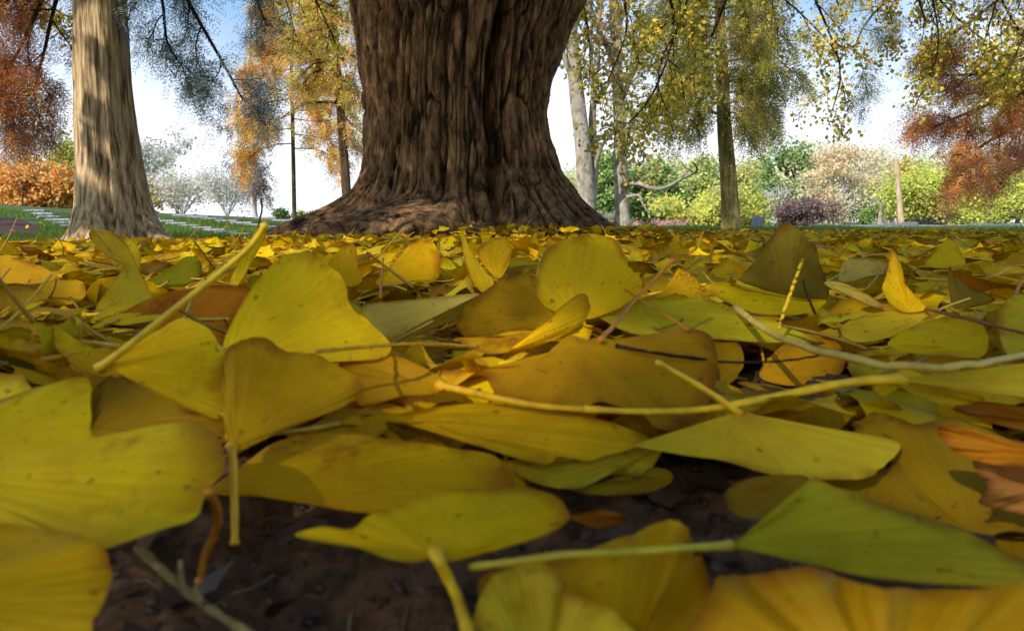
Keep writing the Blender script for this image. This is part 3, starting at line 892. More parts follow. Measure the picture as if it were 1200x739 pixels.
# golden cypress with the thin trunk left of the big tree
lims = []
for q in range(15):
    y = -60 + q * 17.5; L = 16 + (q ** .9) * 5.2
    for s in (-1, 1):
        ll = min(L, 76) * rng.uniform(.75, 1.1)
        lims.append(([(343, y - 14 + s * 3), (343 + s * ll * .5, y - 12 + rng.uniform(-5, 9)), (343 + s * ll, y + rng.uniform(-8, 12))], rng.uniform(-1.5, 1.5), .8))
std_tree('cypress_tree', 'orange-gold feathery conifer with a thin pale trunk left of the big tree', 345, 22, [(345, 252), (343, 150), (341, 40), (340, -120)], [2.8, 2.5, 2.1, 1.6, 1], MAT_DARKBARK,
         lims, ORNG + OLIV[:1], 4200, .17, 'feather', None, .12, 4, .28, 1, .25, fl=.42, minr=.01)
lims = [([(300, 120), (290, 150), (280, 185)], 0, 1.5), ([(305, 140), (300, 175), (296, 205)], 0, 1.5), ([(318, 190), (305, 205), (300, 222)], 0, 1.4), ([(310, 95), (286, 120), (272, 148)], 0, 1.6)]
# paler bare trunk beside it with a dark ragged crown
std_tree('bare_tree', 'pale slim bare trunk with dark ragged sprays, just left of the orange conifer', 298, 26, [(297, 240), (296, 180), (294, 140), (292, 60), (300, -60)], [4.2, 3.6, 3.2, 2.6, 2, 1], MAT_PALE,
         lims, [(104, 104, 120), (130, 112, 104), (150, 120, 96)], 420, .2, 'feather', None, .2, 5, .4, 2, .6, fl=.5, minr=.012)
lims = []
for q in range(12):
    y = -70 + q * 19; s = 1 if q % 2 else -1; L = rng.uniform(34, 62)
    lims.append(([(388 + q * 1.1, y), (388 + s * L * .5, y + 2), (388 + s * L, y + 20)], rng.uniform(-1, 1), 2.0))
    if q < 9: lims.append(([(388 + q * 1.1, y + 8), (388 - s * L * .4, y + 12), (388 - s * L * .8, y + 30)], rng.uniform(-1, 1), 1.8))
std_tree('cypress_tree', 'dark-trunked conifer with sparse yellow foliage close to the left side of the big trunk', 407, 16, [(406, 225), (400, 140), (394, 60), (386, -60), (380, -200)], [6, 5.4, 4.8, 4.2, 3.4, 2], MAT_DARKBARK,
         lims, ORNG[:3] + OLIV + YGRN[:2], 1500, .14, 'feather', None, .12, 4, .4, 1, .5, fl=.34, minr=.006)

# sycamores right of the big trunk
SYG = [(170, 130, 60), (190, 150, 70), (150, 120, 60), (160, 140, 60)]
std_tree('sycamore_tree', 'white-barked tree with two stems close to the right side of the big trunk', 688, 17, [(687, 230), (683, 170), (676, 110), (668, 20), (660, -90)], [12, 10, 9, 8.5, 7, 5], MAT_SYC,
         [([(690, 250), (696, 200), (694, 140), (700, 60), (706, -40)], .5, 7), ([(674, 100), (655, 50), (640, 0)], -.5, 4), ([(700, 120), (716, 90), (730, 40)], .8, 3.5), ([(668, 40), (690, 0), (715, -40)], .6, 4)],
         SYG, 900, .13, 'kite', None, .25, 6, .4, 2, .2, minr=.006)


def syc_branch(cr, t, base):
    mb = MB(); tips = []
    P = crom(np.array([at(x, y, 18 - .6 * k) for k, (x, y) in enumerate([(733, 217), (748, 215), (766, 221), (782, 219), (800, 209), (813, 203), (817, 198), (812, 190)])]), 26)
    branchy(mb, P, .058, .015, 1, 5, .22, -.2, .2, tips, 7, (1, 1, 1), (.4, 1.0), .4, 5, .008)
    mb.build('branch', MAT_SYC, t, origin=base)
    mb = MB()
    P = crom(np.array([at(x, y, 17.7) for x, y in [(734, 231), (748, 229), (752, 236), (757, 245), (762, 250)]]), 14)
    mb.tube(P, np.linspace(.05, .012, 14), 6); mb.build('branch', MAT_SYC, t, origin=base)


std_tree('sycamore_tree', 'white-barked tree with a crooked bare branch pointing right at mid-trunk', 730, 18, [(729, 250), (727, 190), (726, 140), (722, 60), (716, -60)], [9.5, 8.5, 7.6, 7, 6, 4], MAT_SYC,
         [([(727, 120), (745, 80), (765, 40)], 1, 4), ([(724, 80), (705, 40), (690, 0)], -1, 4), ([(722, 40), (740, -10), (770, -50)], 1, 4), ([(727, 170), (740, 160), (752, 178), (758, 205)], -.5, 2.2)],
         SYG + OLIV, 800, .13, 'kite', None, .25, 6, .4, 2, .25, extra=syc_branch, minr=.006)

# slender yellow-green tree right of centre
lims = []
for q in range(15):
    y = -40 + q * 12.5; L = 55 + 24 * math.sin(q * 1.7) + q * 1.2
    for s in (-1, 1):
        ll = L * rng.uniform(.7, 1.25) * (1.25 if s < 0 else .95) * (1 - .25 * (q > 11))
        lims.append(([(848, y), (848 + s * ll * .5, y - 2), (848 + s * ll, y + 24 + rng.uniform(-8, 16))], rng.uniform(-1.6, 1.6), 1.6))
std_tree('slender_tree', 'slim olive trunk under drooping yellow-green sprays standing alone right of the big tree', 857, 12, [(857, 262), (853, 200), (849, 150), (846, 80), (843, 0), (840, -110)], [12, 10.5, 9.2, 8.2, 7, 5.4, 3], MAT_TAN,
         lims, YGRN + [(150, 120, 44), (120, 124, 50)], 4600, .10, 'feather', None, .08, 5, .30, 1, .6, fl=.26, minr=.004)


# ------------------------------------------------------------------ far trees and bushes: trunk + clumped crown
def far_tree(name, label, px, Y, top, w, pal, n=6000, leaf=.2, bottom=None, clumps=26, trunk=True, mat=MAT_DARKBARK, cat='tree', group=None, hole=.36, sig=.23, shape=1.0):
    base = base_at(px, Y)
    ztop_ = at(px, top, Y)[2]
    zb = at(px, bottom, Y)[2] if bottom is not None else base[2] + .1
    zb = max(zb, base[2] - .2)
    rx = w / 2 * Y / F; rz = (ztop_ - zb) / 2; cz = (ztop_ + zb) / 2
    t = empty(name, base, label, cat, group)
    ctr = np.array([base[0], Y, cz]); ry = max(rx * .8, rz * .5)
    u = nrm(rng.normal(size=(clumps, 3))); rad = rng.uniform(.35, 1.0, clumps) ** .6
    Cc = ctr + u * rad[:, None] * np.array([rx, ry, rz]) * .86
    mb = MB()
    hgt = ztop_ - base[2]
    r0 = max(.035 * hgt, .05)
    if trunk:
        tt = MB(); trunk_tube(tt, [base, base + [.02 * hgt, 0, hgt * .4], base + [-.01 * hgt, 0, hgt * .75]], [r0, r0 * .7, r0 * .3], 12, .3, .05, 14, seed=int(px))
        tt.build('trunk', mat, t, origin=base)
    lb = MB()
    for c in Cc[:: max(1, clumps // 14)]:
        s = base + [0, 0, max(.1, (c[2] - base[2]) * rng.uniform(.25, .55))]
        mid = (s + c) / 2 + rng.normal(size=3) * .06 * hgt
        lb.tube(crom([s, mid, c], 7), np.linspace(r0 * .4, r0 * .08, 7), 4, cap=False)
    lb.build('limb', mat, t, origin=base)
    n = int(n * 1.7); leaf = leaf * .72
    i = rng.randint(0, clumps, n)
    sg = sig * np.array([rx, ry, rz]) * 1.05
    P = Cc[i] + rng.normal(size=(n, 3)) * sg * rng.uniform(.5, 1.2, clumps)[i][:, None]
    P = P[P[:, 2] > base[2]]
    n = len(P); i = i[:n]
    tone = (.75 + .5 * fbm(P[:, 0] / rx * 2.5, P[:, 1] / rx * 2.5, P[:, 2] / rx * 2.5, int(px) % 90, 3))[:, None]
    if hole:
        k = fbm(P[:, 0] / rx * 2.2, 0, P[:, 2] / rx * 2.2, int(px) % 70, 3) > hole
        P, tone = P[k], tone[k]
    V, q, C = kites(P, leaf, palette(pal, len(P)) * tone, .3, .8, SUN); mb.add(V, q, None, C)
    mb.build('crown', MAT_FOL, t, origin=base)
    return t


def bare(name, label, px, Y, top, w, mat, stems=5, lev=3, dens=5, r=1.2, cat='tree', group=None, haze=None, mult=True):
    """leafless twiggy tree or shrub"""
    base = base_at(px, Y)
    t = empty(name, base, label, cat, group)
    H = at(px, top, Y)[2] - base[2]; W = w / 2 * Y / F
    tips_all = []
    tr = MB()
    if not mult:
        trunk_tube(tr, [base, base + [0, 0, H * .3], base + [.03 * H, 0, H * .5]], [r * 2 * Y / F, r * 1.5 * Y / F, r * 1.0 * Y / F], 10, .3, .05, 12)
        tr.build('trunk', mat, t, origin=base)
    for q in range(stems):
        az = q * 2.399; f = rng.uniform(.35, 1.0)
        end = base + np.array([math.cos(az) * W * f * .8, math.sin(az) * W * f * .8, H * rng.uniform(.62, .85)])
        s = base + [0, 0, 0 if mult else H * rng.uniform(.25, .5)]
        P = crom([s, (s + end) / 2 + [0, 0, H * .1], end], 7)
        mb = MB(); tips = []
        branchy(mb, P, r * Y / F, r * .3 * Y / F, lev, dens, .42, -.25, .18, tips, 4, (1, 1, 1), (.35, .9), .2, 4, .28 * Y / F * .6)
        mb.build('stem' if mult else 'limb', mat, t, origin=base)
        tips_all += tips
    if haze:
        pal, n, leaf = haze
        A, _ = arr(tips_all); i = rng.randint(0, len(A), n); mb = MB()
        V, q, C = kites(A[i] + rng.normal(size=(n, 3)) * .1 * W, leaf, palette(pal, n), .3); mb.add(V, q, None, C)
        mb.build('crown', MAT_FOL, t, origin=base)
    return t


ORT = [(232, 164, 62), (240, 184, 84), (222, 148, 60), (236, 198, 104)]
YEL = [(190, 190, 60), (206, 200, 70), (170, 180, 60)]
GRN = [(120, 156, 66), (148, 178, 78), (98, 134, 60), (174, 190, 92), (136, 168, 84)]
LGR = [(184, 196, 96), (204, 206, 112), (176, 190, 96), (220, 214, 126)]
BYG = [(206, 214, 76), (222, 222, 90), (184, 202, 74), (228, 218, 108), (160, 184, 64)]
DRED = [(96, 62, 66), (122, 78, 78), (80, 62, 66), (140, 100, 98)]
PINK = [(214, 150, 160), (196, 110, 124), (226, 180, 186)]
PALEP = [(196, 168, 150), (210, 186, 160), (180, 160, 130), (190, 176, 120)]

far_tree('maple_tree', 'wide rounded orange maple beyond the lawn at far left', 52, 44, 186, 96, ORT, 9000, .32, 250, 34)
far_tree('maple_tree', 'small pinkish-red tree at the extreme left edge behind the lawn', 2, 46, 212, 34, [(206, 110, 110), (190, 90, 84), (214, 140, 120)], 2500, .3, 250, 14)
far_tree('maple_tree', 'tall yellow-green tree between the orange maple and the left trunk', 88, 50, 168, 52, YEL + LGR[:1], 5000, .34, 250, 22)
far_tree('shrub', 'bright yellow shrub just right of the dappled left trunk', 178, 40, 214, 30, [(206, 194, 50), (190, 176, 50), (216, 206, 80)], 2200, .26, 256, 14, cat='shrub')
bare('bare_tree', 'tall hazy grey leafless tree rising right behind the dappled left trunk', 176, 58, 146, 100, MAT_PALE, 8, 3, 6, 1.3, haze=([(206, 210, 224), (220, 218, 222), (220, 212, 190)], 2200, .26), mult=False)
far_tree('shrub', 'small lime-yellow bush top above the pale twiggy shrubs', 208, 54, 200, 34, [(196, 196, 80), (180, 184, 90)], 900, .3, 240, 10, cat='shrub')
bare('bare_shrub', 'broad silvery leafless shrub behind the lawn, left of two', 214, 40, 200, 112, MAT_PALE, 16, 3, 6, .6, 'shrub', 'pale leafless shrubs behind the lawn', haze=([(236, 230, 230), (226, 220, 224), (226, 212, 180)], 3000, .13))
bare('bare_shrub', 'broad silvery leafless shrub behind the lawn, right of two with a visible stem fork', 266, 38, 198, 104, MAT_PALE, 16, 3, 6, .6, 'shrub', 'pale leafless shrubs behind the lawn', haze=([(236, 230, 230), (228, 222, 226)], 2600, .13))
for q, (px, w, tp, lb) in enumerate(((332, 24, 245, 'low olive bush left of the orange conifer foot'), (352, 22, 248, 'low green bush right at the orange conifer foot'), (372, 26, 249, 'low dark green bush nearest the big tree left root'))):
    far_tree('shrub', lb, px, 40, tp, w, GRN, 900, .2, 262, 9, cat='shrub', group='low bushes beyond the lawn')

# right side
for px, Y, tp, w, pal, lb in (
        (712, 46, 186, 66, GRN, 'deep green tree between the two white-barked trunks'),
        (768, 48, 190, 78, GRN + LGR[:2], 'mid green tree behind the crooked white branch'),
        (812, 52, 186, 86, LGR + GRN[:1], 'pale green rounded tree behind the crooked white branch tip'),
        (880, 54, 196, 60, LGR + [(190, 170, 90)], 'yellowish green tree right behind the slender olive trunk'),
        (922, 46, 172, 78, GRN + [(120, 140, 90), (150, 160, 110)], 'tall grey-green tree above the maroon maple'),
        (742, 56, 200, 50, GRN, 'dark green tree directly behind the white trunk with the crooked branch')):
    far_tree('broadleaf_tree', lb, px, Y, tp, w, pal, 7000, .32, 262, 30, group='green trees along the far edge')
far_tree('shrub', 'wide yellow-green bush behind the slender olive trunk', 838, 26, 224, 130, BYG + [(206, 176, 90)], 9000, .17, 274, 30, cat='shrub')
far_tree('azalea', 'low pink flowering bush at the foot of the white trunks', 768, 24, 256, 62, PINK + [(190, 160, 140), (170, 150, 100)], 2600, .08, 272, 26, cat='shrub', hole=.42)
far_tree('shrub', 'thin grey-green bush left of the white trunk with the crooked branch', 708, 30, 244, 40, [(170, 170, 150), (150, 156, 120)], 1500, .14, 268, 10, cat='shrub')
bare('bare_shrub', 'pale whitish leafless shrub between the yellow bush and the maroon maple', 908, 32, 214, 44, MAT_PALE, 8, 3, 5, .8, 'shrub')
bare('bare_tree', 'hazy grey leafless tree rising above the far tree line right of the slender trunk', 800, 64, 176, 90, MAT_PALE, 7, 3, 5, .8, mult=False)
far_tree('maple_tree', 'small spreading maroon maple', 942, 22, 228, 70, DRED + [(150, 124, 122), (130, 110, 90)], 3400, .11, 272, 30, hole=.44, sig=.26)
far_tree('thin_tree', 'pinkish-tan tree with thin leaves right of the maroon maple', 982, 38, 166, 100, [(226, 200, 180), (232, 210, 186), (214, 196, 160), (210, 204, 150)], 7000, .2, 262, 46, mat=MAT_PALE, hole=.42, sig=.22)
far_tree('thin_tree', 'pale silvery tree with few leaves left of the wooden post', 1024, 43, 166, 84, [(232, 226, 212), (222, 216, 190), (222, 212, 160)], 6000, .2, 262, 40, mat=MAT_PALE, hole=.44, sig=.22)
bare('bare_tree', 'small white-stemmed leafless tree left of the wooden post', 1031, 33, 222, 34, MAT_SYC, 6, 2, 5, 1.5, mult=False)
far_tree('shrub', 'dark green bush left of the small white-stemmed tree', 1020, 36, 240, 26, GRN[:3], 1400, .18, 264, 9, cat='shrub')
far_tree('broadleaf_tree', 'golden yellow tree directly behind the wooden post', 1060, 40, 192, 48, [(206, 180, 40), (190, 160, 40), (214, 196, 70), (170, 160, 50)], 4500, .25, 264, 22)
far_tree('broadleaf_tree', 'bright lime-yellow spreading tree right of the wooden post', 1120, 28, 196, 150, BYG, 15000, .17, 268, 44)
far_tree('shrub', 'dark green bush under the lime-yellow tree', 1096, 27, 252, 36, [(30, 50, 24), (44, 66, 30), (24, 40, 22)], 1800, .13, 276, 12, cat='shrub')
far_tree('broadleaf_tree', 'ochre-yellow tree at the right edge with a forked tan trunk', 1192, 30, 186, 80, OLIV + BYG[:2], 8000, .2, 246, 30, mat=MAT_TAN)
far_tree('broadleaf_tree', 'grey-green tree standing behind the lime-yellow tree', 1150, 56, 180, 110, LGR + GRN[:2], 6000, .34, 262, 26)
far_tree('broadleaf_tree', 'leafy tree on the far right skyline past the ochre tree', 1236, 50, 170, 90, GRN + LGR, 5000, .34, 262, 24)

PALEG = [(206, 210, 150), (220, 218, 160), (196, 200, 150), (214, 204, 160)]  # pale tones carry the haze of distance in the leaf colour
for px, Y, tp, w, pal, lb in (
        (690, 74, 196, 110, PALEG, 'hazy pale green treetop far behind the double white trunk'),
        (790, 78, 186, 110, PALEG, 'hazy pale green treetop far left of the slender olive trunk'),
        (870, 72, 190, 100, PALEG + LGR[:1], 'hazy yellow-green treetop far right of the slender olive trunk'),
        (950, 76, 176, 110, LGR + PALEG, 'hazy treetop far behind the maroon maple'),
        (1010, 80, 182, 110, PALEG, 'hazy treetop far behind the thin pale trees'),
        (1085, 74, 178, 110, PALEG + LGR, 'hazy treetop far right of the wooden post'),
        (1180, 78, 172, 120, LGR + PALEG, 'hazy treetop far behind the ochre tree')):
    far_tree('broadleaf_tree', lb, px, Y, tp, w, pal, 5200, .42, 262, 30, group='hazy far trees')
far_tree('maple_tree', 'orange-gold maple peeping out between the orange maple and its left neighbour', 18, 52, 196, 60, ORT + [(236, 206, 120)], 4500, .34, 250, 24)
# ------------------------------------------------------------------ stone slabs, post, headstones
def slab(name, label, p, L, W, H, rz, mat, group, lift=0.02, cat='stone slab', ry=0.0):
    t = empty(name, p, label, cat, group)
    t.rotation_euler = (0, 0, rz)
    def box(mb, cx, cy, z0, z1, lx, ly, bev):
        prof = [(z0, 0), (z1 - bev, 0), (z1, bev)]
        V = []
        for z, ins in prof:
            for sx, sy in ((-1, -1), (1, -1), (1, 1), (-1, 1)):
                V.append((cx + sx * (lx / 2 - ins), cy + sy * (ly / 2 - ins), z))
        q = []
        for k in range(2):
            for a in range(4): q.append((k * 4 + a, k * 4 + (a + 1) % 4, k * 4 + 4 + (a + 1) % 4, k * 4 + 4 + a))
        q.append((8, 9, 10, 11)); q.append((3, 2, 1, 0))
        mb.add(V, q)
    m1 = MB(); box(m1, 0, 0, -.12, H * .5, L * 1.08, W * 1.12, .01); m1.build('base', MAT_GREY, t, smooth=False)
    m2 = MB(); box(m2, 0, 0, H * .5 + .002, H, L, W, .018); m2.build('top_slab', mat, t, smooth=False)
    return t


ords = ['first', 'second', 'third', 'fourth', 'fifth', 'sixth', 'seventh', 'eighth', 'ninth', 'tenth', 'eleventh']


def slab_row(a, b, n, wpx, rowname, group, far_first=True):
    for k in range(n):
        f = k / (n - 1)
        px = a[0] + (b[0] - a[0]) * f; py = a[1] + (b[1] - a[1]) * f ** 1.0
        p = on_ground(px, py, 3.0, 45)
        Y = p[1]
        L = wpx[0] + (wpx[1] - wpx[0]) * f
        L = L * Y / F
        slab('grave_marker', f'pale flat slab, {ords[k]} from far end of the row {rowname}', p, L, L * .30, .035 + .0018 * Y, rng.normal() * .03, MAT_STONE, group)


slab_row((42, 249), (88, 268), 6, (24, 34), 'left of the dappled trunk', 'flat stone slabs set in the lawn')
slab_row((178, 259), (296, 281), 9, (24, 28), 'just right of the dappled trunk', 'flat stone slabs set in the lawn')
slab_row((216, 254), (334, 271), 8, (24, 26), 'in the middle of the lawn', 'flat stone slabs set in the lawn')
slab_row((312, 257), (352, 264), 3, (24, 24), 'farthest right on the lawn', 'flat stone slabs set in the lawn')
for k, (px, Y, L, H, lb) in enumerate(((1046, 19, .40, .06, 'low grey stone block just left of the wooden post'), (1066, 20, .4, .08, 'low grey stone block just right of the wooden post'), (1028, 21, .5, .03, 'low grey stone slab second left of the wooden post'),
                                  (1150, 22, .6, .04, 'low grey stone slab under the ochre tree, left one'), (1166, 19, .4, .02, 'low grey stone slab under the ochre tree, middle one'), (1186, 21, .5, .05, 'low grey stone slab under the ochre tree, right one'))):
    p = base_at(px, Y); p[2] += .04
    slab('grave_marker', lb, p, L, L * .4, H + .06, rng.normal() * .1, MAT_GREY, 'low grey stones at the right')


def headstone():
    p = base_at(888, 15); t = empty('headstone', p, 'small white upright stone between the slender trunk and the maroon maple', 'headstone')
    n = 14; w, h, d = .11, .30, .06
    pr = [(-w, -.1), (-w, h - w * .6)] + [(-w * math.cos(a), h - w * .6 + w * .6 * math.sin(a)) for a in np.linspace(.1, 3.04, n)] + [(w, h - w * .6), (w, -.1)]
    pr = np.array(pr); m = len(pr)
    V = np.vstack([np.c_[pr[:, 0], np.full(m, -d / 2), pr[:, 1]], np.c_[pr[:, 0], np.full(m, d / 2), pr[:, 1]], np.c_[pr[:, 0] * .9, np.full(m, -d / 2 - .008), pr[:, 1] * .97]])
    q = [(k, (k + 1) % m, m + (k + 1) % m, m + k) for k in range(m)] + [(2 * m + k, 2 * m + (k + 1) % m, (k + 1) % m, k) for k in range(m)]
    c = len(V); V = np.vstack([V, [0, -d / 2 - .008, h * .4], [0, d / 2, h * .4]])
    tr = [(c, 2 * m + (k + 1) % m, 2 * m + k) for k in range(m)] + [(c + 1, m + k, m + (k + 1) % m) for k in range(m)]
    mb = MB(); mb.add(V, q, tr); mb.build('stone', MAT_STONE, t, smooth=False)


headstone()


def post():
    Y = 24
    p0 = base_at(1057, Y); p1 = at(1050, 185, Y)
    t = empty('wooden_post', p0, 'tall leaning weathered wooden post among the yellow trees at right', 'post')
    mb = MB()
    P = np.linspace(p0, p1, 30); r = np.linspace(3.3, 2.6, 30) * Y / F
    mb.tube(P, r * (1 + .05 * rng.normal(size=30)), 12); mb.build('shaft', MAT_WOOD, t, origin=p0)
    m2 = MB()
    q0 = base_at(1051.5, Y - .2); q1 = at(1049, 256, Y - .2)
    m2.tube(np.linspace(q0, q1, 8), np.full(8, 1.6 * Y / F), 8); m2.build('guard', MAT_STONE, t, origin=p0)


post()


def far_stake():
    Y = 30
    p0 = base_at(27, Y); p1 = at(27, 223, Y)
    t = empty('stake', p0, 'thin dark upright stake in front of the orange maple', 'stake')
    mb = MB(); mb.tube(np.linspace(p0, p1, 14), np.linspace(.045, .03, 14), 8); mb.build('shaft', MAT_DARKBARK, t, origin=p0)
    m = MB(); m.tube(np.array([p1, p1 + [0, 0, .03], p1 + [0, 0, .14], p1 + [0, 0, .17]]), [.03, .075, .07, .02], 8); m.build('cap', MAT_DARKBARK, t, origin=p0)


far_stake()
# ------------------------------------------------------------------ the leaves nearest the camera, each built for itself
TINT = {  # leaf colours (sRGB of the leaf itself)
    'y': (226, 182, 2), 'Y': (236, 198, 6), 'g': (214, 190, 6), 'G': (194, 184, 36), 'p': (218, 196, 48), 'P': (204, 186, 100),
    'o': (184, 122, 16), 'O': (192, 148, 14), 'b': (120, 76, 26), 'd': (112, 98, 8), 'D': (158, 128, 8), 'm': (200, 160, 10), 'k': (96, 60, 30), 'r': (186, 140, 84)}
HEROES = []


def H(label, poly, c, col, ref, z, pitch=28, roll=0, rip=.0012, cup=.002, k=3, stem=None, sc=None, sw=(.0013, .0009), nv=9, amp2=1.0):
    HEROES.append(dict(label=label, poly=np.array(poly, float), c=np.array(c, float), col=col, ref=ref, z=z, pitch=pitch, roll=roll, rip=rip, cup=cup, k=k, stem=stem, sc=sc, sw=sw, nv=nv, amp2=amp2))


# listed front to back; outlines in photo pixels, z = height of the reference point above the soil
H('broad yellow leaf cropped by the bottom left corner', [(-80, 618), (0, 613), (60, 620), (105, 632), (125, 650), (130, 680), (115, 715), (92, 762), (20, 800), (-80, 800)], (-110, 705), 'y', (60, 739), .022, 26, 6)
H('very broad lime-yellow leaf with a deep notch at the left edge', [(-110, 560), (-60, 480), (0, 468), (55, 450), (103, 443), (106, 478), (108, 512), (160, 502), (215, 495), (248, 502), (262, 528), (260, 556), (242, 582), (228, 606), (180, 624), (128, 642), (95, 636), (60, 628), (0, 616), (-60, 606)], (-90, 556), 'g', (125, 642), .021, 24, -4, rip=.001)
H('mottled pale yellow leaf with a rounded lobe at the bottom centre', [(540, 790), (556, 720), (566, 690), (590, 668), (622, 656), (648, 664), (662, 682), (668, 694), (700, 705), (740, 735), (770, 790)], (640, 800), 'p', (640, 739), .018, 34, 0, rip=.002, k=4)
H('creased yellow-brown leaf along the bottom right', [(832, 800), (836, 684), (880, 673), (945, 663), (985, 676), (1040, 688), (1100, 690), (1170, 688), (1240, 684), (1260, 800)], (1040, 830), 'm', (1000, 739), .022, 28, -3, rip=.0028, k=5)
H('golden leaf with two drooping wings and a thick stalk pointing at the viewer', [(505, 654), (485, 658), (455, 655), (420, 642), (380, 635), (345, 627), (378, 617), (412, 620), (430, 605), (458, 594), (500, 582), (540, 571), (575, 573), (615, 571), (650, 579), (664, 593), (667, 606), (650, 622), (600, 640), (560, 650), (530, 657)], (512, 652), 'Y', (505, 657), .019, 26, 0, rip=.002, cup=.004, stem=[(510, 648), (524, 676), (538, 706), (552, 760)], sc='Y', sw=(.0013, .0012))
H('lime-green fan leaf with a long pale stalk at the lower right', [(850, 640), (880, 622), (915, 600), (938, 578), (950, 562), (985, 573), (1040, 592), (1120, 618), (1190, 650), (1240, 672), (1245, 692), (1150, 688), (1050, 680), (980, 668), (930, 650), (890, 646)], (856, 639), 'G', (950, 655), .020, 24, -5, rip=.0014, cup=.002, k=2, stem=[(856, 639), (800, 642), (740, 646), (660, 650), (600, 658), (553, 664)], sc='G', sw=(.0009, .0008))
H('golden leaf with torn top edge at the bottom, right of the mottled one', [(560, 684), (640, 658), (700, 640), (745, 622), (790, 608), (806, 618), (815, 640), (832, 680), (842, 720), (850, 800), (640, 800)], (720, 810), 'y', (740, 720), .016, 30, 4, rip=.0025, k=4)
H('small gold leaf half hidden on the dark soil right of centre', [(850, 576), (870, 562), (910, 556), (948, 560), (930, 590), (900, 608), (870, 606), (852, 592)], (945, 560), 'D', (880, 608), .008, 26)
H('pale yellow triangular leaf with its stalk rising to the left', [(862, 477), (842, 496), (800, 512), (742, 521), (800, 532), (850, 540), (900, 555), (950, 560), (1010, 560), (1040, 542), (1055, 522), (1030, 512), (970, 508), (920, 500), (885, 485)], (864, 482), 'p', (950, 560), .026, 24, 4, rip=.0012, cup=.002, k=2, stem=[(866, 484), (840, 465), (805, 444), (770, 424)], sc='Y', sw=(.0012, .0010))
H('folded orange-brown scrap of leaf at the right edge', [(1098, 502), (1125, 498), (1165, 510), (1205, 519), (1240, 522), (1240, 552), (1190, 546), (1150, 541), (1112, 524)], (1240, 535), 'o', (1160, 545), .024, 34, -8, rip=.003, k=2)
H('pinkish dry curl of leaf at the right edge', [(1140, 540), (1175, 533), (1240, 532), (1240, 606), (1190, 600), (1148, 590), (1158, 572), (1148, 556)], (1240, 570), 'r', (1190, 598), .018, 40, -10, rip=.004, k=2)
H('large olive leaf in shade behind the lime-green fan leaf', [(1000, 500), (1010, 488), (1030, 483), (1055, 490), (1075, 497), (1100, 491), (1130, 494), (1180, 512), (1245, 545), (1260, 600), (1245, 690), (1180, 660), (1100, 640), (1020, 610), (950, 590), (900, 575), (950, 558), (1035, 548), (1045, 530), (1020, 512)], (1150, 640), 'D', (1100, 640), .012, 22, -4, rip=.0014)
H('ochre-yellow leaf with a straight stalk hanging down at the left', [(272, 530), (262, 490), (260, 440), (266, 410), (285, 398), (310, 395), (335, 410), (370, 416), (400, 430), (421, 444), (424, 458), (405, 475), (370, 490), (330, 505), (295, 522)], (276, 522), 'm', (290, 525), .026, 34, 6, rip=.0016, stem=[(272, 524), (274, 560), (275, 600), (275, 638)], sc='y', sw=(.0012, .0012))
H('bright yellow wedge leaf with a long blurred stalk at the left', [(128, 430), (150, 410), (175, 392), (200, 378), (216, 373), (245, 385), (262, 415), (264, 440), (272, 476), (260, 484), (245, 488), (215, 478), (180, 458), (150, 440)], (126, 430), 'Y', (245, 488), .030, 40, 8, rip=.0012, stem=[(116, 432), (160, 398), (205, 362), (255, 322), (292, 290), (312, 262)], sc='g', sw=(.0013, .0010))
H('small folded yellow leaf tucked under the wedge leaf stalk', [(78, 421), (105, 410), (138, 404), (170, 398), (150, 418), (135, 430), (142, 441), (110, 440)], (100, 424), 'y', (110, 440), .024, 30)
H('brown-olive leaf in the shadow under the left leaves', [(104, 470), (118, 448), (135, 438), (155, 442), (200, 465), (245, 487), (268, 495), (266, 512), (215, 502), (160, 506), (100, 520)], (100, 500), 'D', (180, 504), .014, 25)
H('huge smooth yellow leaf leaning at left of centre', [(262, 402), (283, 356), (308, 321), (334, 298), (352, 294), (368, 298), (390, 312), (402, 332), (413, 360), (440, 384), (459, 406), (442, 421), (405, 420), (386, 438), (365, 426), (340, 414), (300, 420), (268, 440)], (266, 430), 'g', (385, 438), .030, 46, 6, rip=.0014, cup=.003)
H('golden leaf with fine parallel veins lying low at centre left', [(248, 576), (285, 545), (330, 515), (400, 508), (470, 515), (530, 525), (580, 535), (602, 574), (560, 590), (500, 597), (440, 602), (380, 594), (320, 583)], (250, 572), 'y', (440, 600), .012, 22, 3, rip=.0012)
H('bright gold oblong leaf across the centre', [(432, 490), (470, 484), (520, 475), (580, 472), (640, 480), (700, 490), (740, 503), (766, 518), (740, 526), (705, 534), (690, 540), (672, 537), (655, 535), (638, 543), (600, 535), (560, 520), (530, 505), (500, 495), (470, 495)], (452, 489), 'y', (640, 543), .018, 22, 3, rip=.0012)
H('dark lobed underside hanging below the bright gold oblong leaf', [(452, 494), (480, 499), (505, 492), (538, 506), (530, 518), (510, 526), (485, 523), (464, 509)], (500, 494), 'D', (500, 526), .014, 40)
H('pale lemon leaf peeping from under the gold oblong leaf', [(588, 540), (640, 541), (690, 536), (740, 524), (778, 519), (766, 545), (750, 559), (720, 557), (700, 563), (680, 572), (640, 569), (605, 556)], (780, 520), 'p', (680, 572), .013, 26, 2, rip=.0016)
H('narrow gold blade pointing down beside the pale lemon leaf', [(578, 536), (590, 540), (602, 548), (618, 570), (604, 576), (598, 572)], (580, 538), 'Y', (608, 574), .012, 40, nv=5)
H('dull gold leaf below the pale lemon leaf', [(665, 570), (700, 566), (725, 558), (748, 560), (762, 548), (785, 552), (786, 565), (760, 577), (720, 580), (680, 577)], (786, 558), 'D', (720, 580), .010, 28)
